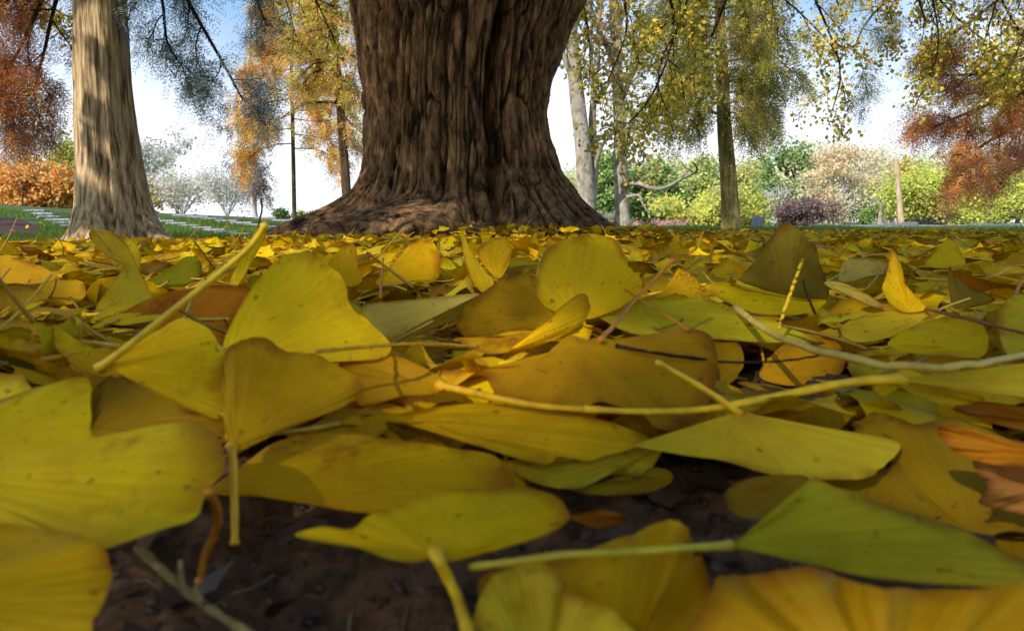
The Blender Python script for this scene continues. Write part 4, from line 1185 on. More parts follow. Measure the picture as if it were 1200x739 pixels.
H('small rusty scrap of leaf flat on the soil', [(664, 606), (685, 600), (705, 597), (725, 600), (736, 606), (725, 614), (700, 619), (685, 612)], (664, 606), 'o', (700, 619), .007, 24, nv=5)
H('large orange-brown wavy leaf folded down its middle at the centre', [(564, 432), (600, 430), (630, 422), (652, 404), (668, 393), (682, 396), (705, 402), (735, 412), (760, 396), (790, 388), (812, 385), (834, 394), (842, 430), (836, 458), (822, 488), (806, 496), (790, 505), (768, 500), (752, 484), (725, 476), (702, 470), (680, 478), (655, 474), (640, 478), (612, 470), (590, 474), (578, 458), (570, 442)], (678, 404), 'O', (700, 478), .022, 30, 0, rip=.0022, cup=.003, k=6)
H('orange-brown cupped leaf with a long stalk at left of centre', [(400, 434), (420, 418), (450, 414), (480, 422), (512, 438), (522, 448), (520, 456), (500, 462), (450, 464), (425, 476), (412, 460)], (520, 452), 'O', (450, 466), .024, 32, 3, rip=.0018, stem=[(516, 452), (545, 458), (580, 466), (630, 475), (690, 480)], sc='y', sw=(.0017, .0011))
H('pale green-yellow leaf with a long yellow stalk running left across the centre', [(1040, 445), (1075, 441), (1110, 436), (1160, 430), (1240, 426), (1245, 468), (1190, 464), (1150, 459), (1100, 452), (1060, 449)], (1044, 445), 'p', (1150, 460), .028, 26, -4, rip=.0012, cup=.002, stem=[(1060, 444), (1000, 447), (940, 458), (880, 470), (820, 480), (750, 482), (684, 479)], sc='Y', sw=(.0018, .0013))
H('thin ribbed leaf edge curling under the pale right-hand leaf', [(1022, 455), (1035, 446), (1070, 447), (1110, 455), (1150, 464), (1148, 472), (1110, 474), (1075, 464), (1050, 452), (1034, 466)], (1060, 450), 'g', (1110, 474), .022, 30)
H('orange-brown strip of dead leaf at the right, over dark soil', [(1116, 478), (1150, 470), (1240, 486), (1240, 512), (1180, 500), (1140, 488)], (1240, 498), 'o', (1160, 492), .016, 28, nv=5)
H('rolled gold leaf leaning on the upright yellow one', [(596, 412), (625, 388), (650, 366), (672, 348), (684, 344), (692, 358), (684, 378), (662, 392), (640, 402), (615, 410)], (600, 408), 'Y', (640, 402), .030, 46, 12, rip=.001, cup=.005)
H('tall upright round yellow leaf with a nibbled edge at the centre', [(632, 352), (629, 330), (632, 310), (640, 292), (662, 280), (690, 274), (716, 279), (731, 294), (737, 310), (742, 318), (750, 324), (752, 340), (738, 355), (704, 370), (682, 374), (652, 366)], (678, 372), 'Y', (680, 374), .028, 72, 4, rip=.0016, cup=.004)
H('brown-gold crumpled leaf left of the upright round one', [(536, 372), (556, 350), (588, 328), (622, 322), (640, 338), (660, 362), (664, 378), (640, 384), (600, 388), (566, 396), (542, 392)], (660, 374), 'm', (570, 396), .028, 44, -4, rip=.002)
H('golden leaf folded below the crumpled one', [(535, 396), (565, 396), (600, 388), (632, 388), (620, 400), (590, 414), (560, 412)], (630, 392), 'm', (580, 412), .026, 36)
H('pale grey-green leaf with a dark shaded hollow beneath', [(424, 360), (455, 353), (490, 350), (530, 346), (562, 344), (540, 352), (510, 362), (482, 376), (458, 396), (444, 388)], (560, 346), 'P', (458, 396), .029, 34, 4, rip=.001)
H('dark veined underside of a leaf left of centre', [(458, 396), (482, 376), (512, 362), (562, 345), (548, 366), (512, 384), (480, 396)], (556, 350), 'D', (480, 396), .026, 30)
H('long pale green leaf lying behind the orange wavy leaf', [(690, 362), (720, 355), (760, 352), (800, 351), (826, 350), (870, 365), (930, 386), (966, 400), (900, 401), (850, 398), (800, 395), (745, 392), (712, 378)], (692, 362), 'G', (800, 396), .024, 26, -2, rip=.001)
H('dark olive leaf standing upright with a ragged rim at the right', [(868, 328), (884, 306), (897, 286), (908, 272), (918, 261), (936, 269), (946, 282), (956, 288), (960, 304), (968, 328), (969, 350), (930, 348), (892, 338)], (925, 348), 'd', (930, 348), .030, 74, -6, rip=.0014, cup=.003)
H('pointed lime leaf tilted in front of the dark upright leaf', [(826, 338), (850, 330), (872, 338), (910, 346), (940, 350), (968, 352), (950, 366), (910, 370), (870, 362)], (960, 355), 'g', (900, 370), .026, 30)
H('upright yellow leaf with a narrow tip, right of the dark upright one', [(1044, 293), (1052, 300), (1058, 318), (1062, 334), (1085, 360), (1062, 366), (1044, 356), (1034, 338), (1040, 318)], (1066, 364), 'Y', (1062, 366), .030, 70, -5, cup=.003)
H('glowing lime-yellow rounded leaf at the right horizon of the carpet', [(1084, 311), (1096, 296), (1106, 284), (1112, 279), (1122, 288), (1128, 300), (1131, 310), (1110, 314)], (1108, 313), 'g', (1110, 314), .030, 72, 0)
H('dark green narrow leaf standing at the right', [(1112, 312), (1120, 324), (1136, 338), (1154, 342), (1166, 352), (1140, 360), (1118, 361), (1112, 340)], (1130, 360), 'd', (1130, 361), .030, 66, 8)
H('pale upright leaf between the dark upright one and the narrow yellow one', [(983, 328), (990, 306), (1008, 302), (1024, 303), (1042, 308), (1038, 320), (1015, 324), (1000, 330)], (990, 330), 'P', (1000, 330), .030, 60, 4)
H('cream curled leaf edge in front of the narrow yellow leaf', [(966, 331), (982, 330), (1004, 338), (1022, 348), (1037, 360), (1020, 359), (996, 348), (980, 342)], (970, 334), 'P', (1010, 358), .030, 44, nv=5)
H('broad yellow-green leaf lying at the right under the brown stalk', [(1040, 402), (1070, 382), (1100, 372), (1140, 370), (1158, 392), (1150, 418), (1100, 416), (1060, 412)], (1150, 410), 'g', (1100, 416), .026, 30, -3)
H('pale lemon leaf at the far right edge of the carpet', [(1168, 372), (1180, 352), (1200, 345), (1250, 350), (1250, 424), (1200, 420), (1178, 412)], (1250, 390), 'p', (1190, 418), .026, 36, -3)
H('light yellow leaf strip lying right of the dark upright leaf', [(985, 385), (1010, 370), (1050, 363), (1090, 366), (1075, 384), (1030, 398), (1000, 400)], (1086, 368), 'p', (1020, 400), .027, 30)
H('orange leaf glowing low behind the pale curved stalk', [(890, 440), (912, 408), (940, 394), (966, 390), (984, 404), (990, 428), (976, 444), (930, 452)], (894, 440), 'O', (940, 452), .020, 32, -2)
H('dim gold leaf low at right, behind the yellow stalk', [(800, 432), (812, 398), (850, 392), (870, 410), (866, 440), (830, 460)], (830, 460), 'D', (830, 460), .020, 42)
H('rust-brown broad leaf behind the bright wedge leaf', [(132, 378), (165, 354), (212, 339), (260, 334), (298, 340), (292, 360), (274, 384), (262, 412), (240, 384), (214, 368), (180, 384)], (134, 377), 'o', (200, 385), .026, 36, 3, rip=.001)
H('upright twisted leaf with a yellow tip and pale grey-green back at the left', [(112, 363), (128, 336), (144, 312), (130, 302), (114, 290), (104, 276), (108, 269), (122, 269), (140, 277), (152, 292), (162, 314), (174, 338), (177, 352), (168, 358), (142, 364)], (152, 330), 'p', (142, 364), .030, 64, 6, cup=.004)
H('lime lobe standing behind the twisted leaf at the left', [(140, 282), (150, 278), (160, 286), (166, 302), (160, 320), (150, 312)], (158, 320), 'g', (158, 320), .030, 66, nv=5)
H('narrow yellow leaf on edge with a brown-tipped stalk rising above the carpet', [(268, 334), (280, 306), (292, 284), (300, 268), (312, 266), (310, 280), (298, 302), (284, 326), (276, 336)], (284, 326), 'g', (276, 336), .032, 66, 10, nv=5, stem=[(302, 272), (304, 258), (307, 246), (306, 233)], sc='b', sw=(.0007, .0010))
H('yellow triangular leaf standing left of centre', [(440, 332), (455, 314), (470, 298), (482, 285), (504, 281), (515, 298), (513, 326), (490, 328), (462, 334)], (444, 332), 'y', (470, 334), .030, 50, 4)
H('small upright yellow leaf right of the huge smooth one', [(384, 320), (388, 302), (402, 290), (416, 288), (420, 310), (424, 330), (402, 336)], (404, 336), 'y', (404, 336), .030, 60)
H('tall thin pointed yellow leaf at the centre', [(540, 266), (548, 285), (562, 308), (578, 328), (576, 342), (566, 344), (552, 326), (543, 300)], (572, 344), 'Y', (568, 344), .031, 68, 6)
H('rounded yellow leaf behind the tall thin pointed one', [(560, 292), (574, 282), (588, 279), (600, 290), (596, 310), (584, 326), (566, 310)], (582, 326), 'y', (582, 326), .030, 66)
H('dull gold leaf lying flat at the left edge', [(-30, 348), (0, 334), (30, 333), (54, 346), (34, 358), (0, 364)], (-30, 350), 'D', (10, 364), .028, 34)
H('yellow lobed leaf lying left of the rust-brown one', [(44, 344), (52, 330), (76, 328), (96, 330), (100, 346), (84, 356), (60, 356)], (46, 350), 'y', (70, 356), .029, 40)
H('mustard leaf standing at the far left edge', [(-30, 330), (0, 300), (24, 304), (48, 312), (70, 326), (46, 332), (10, 334)], (-30, 332), 'm', (30, 334), .031, 44)
H('lime leaf with pale veins lying behind the rust-brown one', [(176, 330), (196, 316), (220, 300), (236, 308), (232, 326), (212, 334)], (178, 331), 'G', (200, 334), .029, 40)

# loose stalks, twigs
STALKS = [
    ('stalk', 'thick cream stalk curving across the right of the leaf carpet', [(862, 360), (885, 378), (915, 396), (950, 408), (990, 418), (1040, 428), (1090, 431), (1140, 427), (1185, 419), (1225, 408)], .034, .036, (.0020, .0018), 'P'),
    ('stalk', 'brown stalk leaning steeply right of the upright round leaf', [(704, 398), (722, 378), (745, 350), (768, 326), (790, 304)], .024, .052, (.0013, .0011), 'o'),
    ('stalk', 'thin tan stalk crossing the leaning brown one', [(733, 340), (752, 352), (775, 366), (806, 386)], .038, .030, (.0008, .0007), 'o'),
    ('stalk', 'yellow stalk standing before the dark upright leaf', [(912, 386), (922, 356), (932, 328), (941, 304)], .026, .050, (.0014, .0013), 'Y'),
    ('stalk', 'short brown stalk standing upright left of centre', [(446, 348), (447, 332), (449, 303)], .028, .050, (.0009, .0009), 'o'),
    ('stalk', 'orange bent stalk over the dark soil at the lower left', [(244, 574), (256, 600), (250, 628), (240, 652), (233, 682)], .022, .012, (.0012, .0012), 'o'),
    ('stalk', 'long brown stalk pointing down to the right at the right edge', [(1085, 362), (1120, 370), (1165, 382), (1225, 396)], .030, .028, (.0011, .0010), 'b'),
    ('stalk', 'yellow stalk lying along the left edge below the needle sprig', [(-30, 382), (20, 388), (80, 398), (140, 405)], .030, .028, (.0018, .0012), 'm'),
    ('stalk', 'thin golden stalk lying across the huge smooth leaf', [(368, 412), (410, 408), (456, 404), (510, 403), (560, 406)], .032, .030, (.0008, .0010), 'm'),
    ('twig', 'thin grey-brown twig lying across the orange wavy leaf', [(722, 405), (760, 412), (800, 418), (850, 424), (900, 424), (945, 419), (988, 411)], .036, .030, (.0008, .0006), 'k'),
    ('twig', 'dark knobbly twig sticking up under the dark upright leaf', [(957, 372), (950, 355), (944, 340), (941, 328)], .028, .040, (.0010, .0008), 'k'),
]


def solve_heroes():
    for h in HEROES:
        o = crom(h['poly'], 132, True)
        c = h['c']
        e_ = o - c; ln_ = np.linalg.norm(e_, axis=1, keepdims=True) + 1e-9
        q_ = np.linspace(0, 1, 132, endpoint=False); sd_ = rng.uniform(0, 90)
        px_ = np.sqrt(np.ptp(o[:, 0]) * np.ptp(o[:, 1]))
        jag = (vn(q_ * 26 + sd_, .5, 0, 3) - .5) * .028 + (vn(q_ * 60 + sd_, 1.5, 0, 4) - .5) * .016
        notch_ = -.09 * sst(.80, .95, vn(q_ * 16 + sd_, 2.5, 0, 6))
        o = o + e_ / ln_ * (px_ * (jag + notch_) * np.clip(ln_[:, 0] / px_ * 1.6 - .3, 0, 1))[:, None]
        vs = np.linspace(0, 1, h['nv'] + 1)[1:] ** .85
        n = len(o)
        G = c + (o - c)[None] * vs[:, None, None]                    # rings, fan point outward
        h['G'] = G; h['o'] = o
        r = ray(*h['ref'])
        rz = r[2] if r[2] < -.02 else -.02
        h['t0'] = (h['z'] - CAM[2]) / rz
        p, q = R(h['pitch']), R(h['roll'])
        h['n'] = nrm(np.array([math.sin(q) * math.cos(p), -math.sin(p), math.cos(p) * math.cos(q)]))
        rr = ray(G[..., 0], G[..., 1])
        dn = np.minimum(rr @ h['n'], -.12)
        u = np.linspace(0, 1, n, endpoint=False)[None]; v = vs[:, None]
        ph = rng.uniform(0, 6.28, 3)
        hh = h['rip'] * np.sin(2 * math.pi * h['k'] * u + ph[0]) * v ** 2 + h['cup'] * np.sin(2 * math.pi * u + ph[1]) * v ** 1.5
        hh = hh + h['rip'] * .8 * (fbm(u * 9 + ph[2], v * 2.5, 0, 5, 2) - .5) * 2 * v + .00012 * np.sin(2 * math.pi * 23 * u + ph[1]) * v + .0014 * (fbm(u * 16 + ph[0], v * 4, 0, 15, 3) - .5) * np.minimum(1, v * 2)
        h['dn'] = dn; h['hh'] = np.broadcast_to(hh, dn.shape)
        r0 = ray(*h['ref'])
        h['k0'] = float(r0 @ h['n']); h['k0'] = min(h['k0'], -.12)
        h['rr'] = rr

    def depth(h):
        t = h['t0'] * h['k0'] / h['dn']
        t = np.clip(t, .78 * h['t0'], 1.45 * h['t0'])
        return t - h['hh'] / np.maximum(-h['dn'], .25)

    from mathutils.geometry import intersect_point_tri_2d
    import mathutils

    def inside(poly, P):
        x, y = P[:, 0], P[:, 1]; c = np.zeros(len(P), bool); m = len(poly); j = m - 1
        for i in range(m):
            xi, yi = poly[i]; xj, yj = poly[j]
            cond = ((yi > y) != (yj > y)) & (x < (xj - xi) * (y - yi) / (yj - yi + 1e-12) + xi)
            c ^= cond; j = i
        return c
    solve_heroes.inside = inside

    def grid(h):
        """depth on a 6-pixel raster inside the leaf"""
        o = h['o']; x0, y0 = np.floor(o.min(0) / 6) * 6; x1, y1 = o.max(0)
        xs, ys = np.meshgrid(np.arange(x0, x1 + 1, 6), np.arange(y0, y1 + 1, 6))
        P = np.stack([xs.ravel(), ys.ravel()], -1)
        P = P[inside(o, P)]
        if not len(P): P = h['c'][None]
        T = depth(h).ravel(); Q = h['G'].reshape(-1, 2)
        idx = np.array([np.argmin(((Q - p) ** 2).sum(1)) for p in P])
        return {(int(a), int(b)): i for (a, b), i in zip(P, idx)}
    for h in HEROES: h['ras'] = grid(h)
    zb = {}
    for h in HEROES:                                                  # front to back: a leaf lies behind all listed before it
        T = depth(h).ravel(); need = 1.0
        for key, i in h['ras'].items():
            if key in zb and T[i] < zb[key] + .0022:
                need = max(need, (zb[key] + .0022) / T[i])
        if need > 1.0:
            h['t0'] *= need
        h['push'] = need
        T = depth(h).ravel()
        for key, i in h['ras'].items():
            zb[key] = min(zb.get(key, 9), T[i])
        h['T'] = depth(h)
        h['P'] = CAM + h['rr'] * h['T'][..., None]
    return zb


ZB = solve_heroes()


def colr(name): return tuple(min(.95, float(v) * k) for v, k in zip(lin(TINT[name]), (1.17, 1.03, .62))) + (1.0,)


def hero_objects():
    for h in HEROES:
        P = h['P']; nv, n, _ = P.shape
        tc = (h['t0'] * h['k0'] / min(float(ray(*h['c']) @ h['n']), -.12)); tc = float(np.clip(tc, .78 * h['t0'], 1.45 * h['t0']))
        c = CAM + ray(*h['c']) * tc
        V = np.vstack([c[None], P.reshape(-1, 3)])
        i = 1 + np.arange(nv - 1)[:, None] * n; j = np.arange(n)[None]; j2 = (j + 1) % n
        q = np.stack([i + j, i + n + j, i + n + j2, i + j2], -1).reshape(-1, 4)
        t = [(0, 1 + a, 1 + (a + 1) % n) for a in range(n)]
        uu = np.abs(np.linspace(-1, 1, n))
        ang = np.unwrap(np.arctan2(*(h['o'] - h['c']).T[::-1]))
        uvs = np.concatenate([[[0, 0]], np.stack([np.broadcast_to(np.linspace(0, 1, n), (nv, n)), np.broadcast_to((np.linspace(0, 1, nv + 1)[1:])[:, None], (nv, n))], -1).reshape(-1, 2)])
        e = empty('ginkgo_leaf', c, h['label'], 'leaf', 'fallen ginkgo leaves')
        mb = MB(); mb.add(V, q, t, (1, 1, 1), uvs)
        f = rng.uniform(.92, 1.06)
        o = mb.build('blade', MAT_LEAF, e, origin=c); k = colr(h['col']); o.color = (k[0] * f, k[1] * f, k[2] * f, 1)
        if h['stem'] is not None:
            s = crom(np.array(h['stem'], float), 22); m = len(s)
            fr = np.linspace(0, 1, m)
            base_t = tc
            T = []
            for a, (px, py) in enumerate(s):
                near = [ZB[k_] for k_ in ZB if abs(k_[0] - px) < 10 and abs(k_[1] - py) < 10]
                tt = base_t * (1 - .05 * fr[a])
                T.append(min([tt] + [z_ - .0018 for z_ in near]) if fr[a] > .06 else tt - .0006)
            T = np.array(T); lo = T.copy()
            for _ in range(8): T[1:-1] = np.minimum(lo[1:-1], (T[:-2] + T[2:]) / 2)
            S = [CAM + ray(px, py) * tt for (px, py), tt in zip(s, T)]
            S = crom(np.array(S), 26)
            mb = MB()
            r = .88 * np.interp(np.linspace(0, 1, 26), [0, .05, .14, .9, 1], [h['sw'][0] * 1.7, h['sw'][0] * 1.15, h['sw'][0], h['sw'][1] * .92, h['sw'][1]]) * (1 + .05 * rng.normal(size=26))
            r[-3:] *= [1.05, 1.15, 1.1]
            mb.tube(S, r, 8); so = mb.build('stem', MAT_STEM, e, origin=c); so.color = colr(h['sc'])


hero_objects()


def stalk_objects():
    for kind, label, pix, z0, z1, (r0, r1), col in STALKS:
        m = len(pix); S = []
        zs = np.linspace(z0, z1, m)
        r_first = ray(*pix[0]); t = (z0 - CAM[2]) / min(r_first[2], -.02)
        upright = abs(pix[0][1] - pix[-1][1]) > abs(pix[0][0] - pix[-1][0]) * .6
        for a, (px, py) in enumerate(pix):
            r = ray(px, py)
            tt = t if upright else (zs[a] - CAM[2]) / min(r[2], -.02)
            near = [ZB[k] for k in ZB if abs(k[0] - px) < 9 and abs(k[1] - py) < 9]
            if near: tt = min(tt, min(near) - r0 - .0012)
            S.append(tt)
        S = np.array(S)
        for _ in range(3): S[1:-1] = np.minimum(S[1:-1], (S[:-2] + S[2:]) / 2 * .5 + S[1:-1] * .5)
        P = crom(np.array([CAM + ray(px, py) * tt for (px, py), tt in zip(pix, S)]), 30)
        sc = np.clip(S.mean() / .30, .55, 1.4)
        mb = MB(); r = .85 * np.linspace(r0, r1 * .85, 30) * (1 + .05 * rng.normal(size=30)); r[-2:] *= 1.35; r[0] *= 1.15
        P[1:-1] += rng.normal(size=(28, 3)) * r0 * .12
        if kind == 'twig': r = r * (1 + .18 * rng.normal(size=30))
        mb.tube(P, r, 8)
        o = mb.build('leaf_stalk' if kind == 'stalk' else 'twig', MAT_STEM if kind == 'stalk' else MAT_TWIG)
        o.color = colr(col)
        tag(o, label, 'stalk' if kind == 'stalk' else 'twig')


stalk_objects()


def soil_twig():
    e0 = CAM + ray(165, 645) * ((.012 - CAM[2]) / ray(165, 645)[2])
    e = empty('twig', e0, 'pale woody twig with a side shoot on the dark soil at the lower left', 'twig')
    def pts(pp, zz): return np.array([CAM + ray(x, y) * ((z - CAM[2]) / ray(x, y)[2]) for (x, y), z in zip(pp, zz)])
    mb = MB(); P = crom(pts([(160, 640), (190, 668), (216, 690), (245, 712), (300, 748)], [.014, .012, .011, .010, .009]), 24)
    mb.tube(P, .0009 * (1 + .2 * rng.normal(size=24)), 8); mb.build('stem', MAT_TAN, e, origin=e0)
    mb = MB(); P = crom(pts([(214, 688), (212, 672), (211, 656)], [.012, .013, .015]), 10); mb.tube(P, np.linspace(.0007, .0005, 10), 6); mb.build('side_shoot', MAT_TAN, e, origin=e0)
    mb = MB(); P = crom(pts([(236, 706), (230, 690), (232, 684)], [.011, .013, .014]), 10); mb.tube(P, np.linspace(.0008, .0006, 10), 6); mb.build('side_shoot', MAT_TAN, e, origin=e0)


soil_twig()


def needle_sprig():
    z = .031
    pp = [(-30, 379), (0, 378), (40, 377), (80, 378), (120, 381), (160, 384)]
    S = np.array([CAM + ray(x, y) * ((z - CAM[2]) / ray(x, y)[2]) for x, y in pp])
    e = empty('conifer_sprig', S[2], 'dark-stemmed conifer sprig with yellow-green leaflets at the left edge', 'sprig')
    mb = MB(); P = crom(S, 40); mb.tube(P, np.linspace(.0011, .0008, 40), 7); mb.build('stem', MAT_TWIG, e, origin=S[2])
    for k in range(3, 36, 3):
        for sg in (-1, 1):
            p = P[k]; T = nrm(P[k] - P[k - 1])
            d = nrm(T * .8 + np.array([0, sg * .75, .22 + .1 * rng.normal()]))
            L = .026 * rng.uniform(.8, 1.15); w = .0042
            side = nrm(np.cross(d, [0, -.4, 1])); up = np.cross(side, d)
            m = 9; uu = np.linspace(0, 1, m); prof = np.sin(np.pi * np.clip(uu * .93 + .05, 0, 1)) ** .7 * w
            c = p + d[None] * (uu * L)[:, None] + up[None] * (.004 * uu * (1 - uu))[:, None]
            V = np.concatenate([c - side * prof[:, None], c + up * .0008, c + side * prof[:, None]])
            q = [(a, a + 1, m + a + 1, m + a) for a in range(m - 1)] + [(m + a, m + a + 1, 2 * m + a + 1, 2 * m + a) for a in range(m - 1)]
            mb = MB(); mb.add(V, q, None, (1, 1, 1), np.stack([np.tile(uu, 3), np.full(3 * m, .4)], -1))
            o = mb.build('leaflet', MAT_LEAF, e, origin=S[2]); o.color = colr(['g', 'D', 'y'][k % 3])


needle_sprig()


# ------------------------------------------------------------------ loose fan leaves, one by one, then the litter
def fan_shape(nu, nv, seed):
    r_ = np.random.RandomState(seed)
    half = R(r_.uniform(46, 78)); notch = r_.uniform(0, .35) if r_.rand() < .55 else 0
    a = np.linspace(-1, 1, nu)
    rad = (1 - .16 * np.abs(a) ** 2.5) * (1 + .05 * np.sin(a * r_.uniform(5, 9) + r_.uniform(0, 6)) + .025 * np.sin(a * r_.uniform(14, 22) + r_.uniform(0, 6)) + (.035 * (r_.rand(nu) - .5) if nu > 12 else 0))
    rad = rad * (1 - notch * np.exp(-(a / .10) ** 2))
    v = np.linspace(0, 1, nv + 1)[1:]
    A, V = np.meshgrid(a, v)
    rr = rad[None] * V
    sq = half * (0.35 + .65 * V ** .6)                          # wedge narrows to the stalk
    x = rr * np.sin(A * sq); y = rr * np.cos(A * sq)
    mode = r_.randint(0, 4)
    z = .05 * V ** 2 * np.sin(A * r_.uniform(3, 7) + r_.uniform(0, 6))
    if mode == 0: z = z + .35 * x ** 2 * r_.choice([-1, 1]) + .1 * V ** 2
    if mode == 1: z = z + .30 * V ** 2 * r_.choice([-1, 1])
    if mode == 2: z = z + .28 * np.abs(x) + .05 * V
    if mode == 3: z = z + .22 * V ** 2 * np.sin(A * 2 + r_.uniform(0, 6))
    z = z + .006 * np.sin(A * 26) * V
    P = np.concatenate([[[0, 0, 0]], np.stack([x, y, z], -1).reshape(-1, 3)])
    i = 1 + np.arange(nv - 1)[:, None] * nu; j = np.arange(nu - 1)[None]
    q = np.stack([i + j, i + nu + j, i + nu + j + 1, i + j + 1], -1).reshape(-1, 4)
    t = np.array([(0, 1 + b, 2 + b) for b in range(nu - 1)])[:, [0, 2, 1]]
    q = q[:, ::-1]
    uv = np.concatenate([[[.5, 0]], np.stack([(A + 1) / 2, V], -1).reshape(-1, 2)])
    L = r_.uniform(.7, 1.25); b = r_.uniform(-.3, .3)
    s = np.linspace(0, 1, 9)
    st = np.stack([b * s ** 2 * L, -s * L, r_.uniform(-.1, .35) * s ** 2 * L], -1)
    return P, q, t, uv, st


NVAR = 14
SHAPES = [fan_shape(27, 7, 300 + k) for k in range(NVAR)]


def leaf_rot(n, up=.16):
    """random resting attitudes: mostly lying, some propped, a few upright"""
    yaw = rng.uniform(0, 6.283, n)
    tilt = np.abs(rng.normal(0, R(20), n)); u = rng.uniform(0, 1, n) < up
    tilt = np.where(u, rng.uniform(R(45), R(95), n), tilt)
    ax = rng.uniform(0, 6.283, n); flip = rng.uniform(0, 1, n) < .4
    M = np.zeros((n, 3, 3))
    for k in range(n):
        m = Matrix.Rotation(tilt[k], 3, Vector((math.cos(ax[k]), math.sin(ax[k]), 0))) @ Matrix.Rotation(yaw[k], 3, 'Z')
        if flip[k]: m = m @ Matrix.Rotation(math.pi, 3, 'Y')
        M[k] = np.array(m)
    return M, tilt


ZKEY = {}
for (a, b), v in ZB.items(): ZKEY[(a, b)] = v


def hides_hero(P, slack=.0):
    """would these points cover a leaf that the photo shows in front?"""
    px, py, w = project(P)
    for x, y, d in zip(px, py, w):
        k = (int(round(x / 6) * 6), int(round(y / 6) * 6))
        if k in ZKEY and d < ZKEY[k] + .003 + slack: return True
    return False


COLN = {'y': 'yellow', 'Y': 'bright yellow', 'g': 'lime-yellow', 'm': 'mustard', 'p': 'pale lemon', 'D': 'olive-gold', 'O': 'orange-gold', 'o': 'rust-brown', 'G': 'greenish', 'd': 'dark olive'}
MARKS = [(-50, 'below the mulch bed'), (60, 'below the orange maple'), (140, 'below the dappled trunk'), (235, 'below the lawn slabs'), (330, 'below the left root'), (430, 'below the left half of the big trunk'), (520, 'below the middle of the big trunk'), (620, 'below the right half of the big trunk'),
         (700, 'below the white trunks'), (775, 'below the pink bush'), (857, 'below the slender trunk'), (935, 'below the maroon maple'), (1000, 'left of the wooden post'), (1053, 'below the wooden post'), (1120, 'below the lime-yellow tree'), (1220, 'below the ochre tree')]


def loose_leaves(count):
    me_b, me_s = [], []
    seen = {}
    objs = []
    first = {}
    made = 0; tries = 0
    cand = []
    while made < count and tries < 9000:
        tries += 1
        y = .25 * (1.10 / .25) ** rng.uniform(0, 1) ; x = rng.uniform(-1, 1) * (.76 * y + .03)
        if rng.uniform() > .25 + .75 * min(1, y / .6): continue
        M, tilt = leaf_rot(1, .17); M, tilt = M[0], tilt[0]
        var = rng.randint(NVAR); size = rng.uniform(.034, .058)
        P = SHAPES[var][0] @ M.T * size; S = SHAPES[var][4] @ M.T * size
        allp = np.vstack([P, S])
        zz = terrain(x, y) + rng.uniform(.004, .020)
        if tilt > R(45): zz += .004
        lift = zz - P[:, 2].min()
        loc = np.array([x, y, lift])
        W = allp + loc
        W[:, 2] = np.maximum(W[:, 2], 0)
        if W[:, 2].max() > (.066 if y < .6 else .050) or W[:, 1].min() < .20: continue
        pxs, pys, ws = project(W)
        if pys.max() > 505 or pys.min() < 250: continue
        if hides_hero(W): continue
        made += 1
        cand.append((var, size, M, tilt, loc, project(loc[None] + P.mean(0))))
    for var, size, M, tilt, loc, (px, py, w) in cand:
        ck = str(rng.choice(list(COLN), p=[.30, .19, .16, .09, .09, .07, .04, .02, .03, .01]))
        px, py = float(px[0]), float(py[0])
        mk = min(MARKS, key=lambda a: abs(a[0] - px))[1]
        pose = 'standing on edge' if tilt > R(60) else 'propped up steeply' if tilt > R(38) else 'tilted' if tilt > R(18) else 'lying flat'
        row = 'at the far rim of the near carpet' if py < 300 else 'in the third band of leaves' if py < 318 else 'in the second band of leaves' if py < 345 else 'among the nearest leaves' if py < 400 else 'low between the biggest leaves'
        sz = 'small' if size < .040 else 'large' if size > .052 else 'mid-sized'
        lb = f'{sz} {COLN[ck]} leaf {pose} {row}, {mk}'
        if len(lb.split()) > 16: lb = f'{sz} {COLN[ck]} leaf {pose} {row}'
        e = empty('ginkgo_leaf', loc, lb, 'leaf', 'fallen ginkgo leaves')
        e.rotation_euler = Matrix(M.tolist()).to_euler(); e.scale = (size,) * 3
        if var not in first:
            P, q, t, uv, st = SHAPES[var]
            mb = MB(); mb.add(P, q, t, (1, 1, 1), uv); bo = mb.build('blade', MAT_LEAF, e)
            mb = MB(); s2 = crom(st, 14); mb.tube(s2, np.linspace(.028, .019, 14), 6); so = mb.build('stem', MAT_STEM, e)
            first[var] = (bo, so)
        else:
            bo, so = (x_.copy() for x_ in first[var])
            for o_ in (bo, so): COL.objects.link(o_); o_.parent = e
        f = rng.uniform(.85, 1.08); k = colr(ck); bo.color = (k[0] * f, k[1] * f, k[2] * f, 1); so.color = colr(rng.choice(['y', 'Y', 'm', 'p', 'O']))
    return made


NLOOSE = loose_leaves(232)


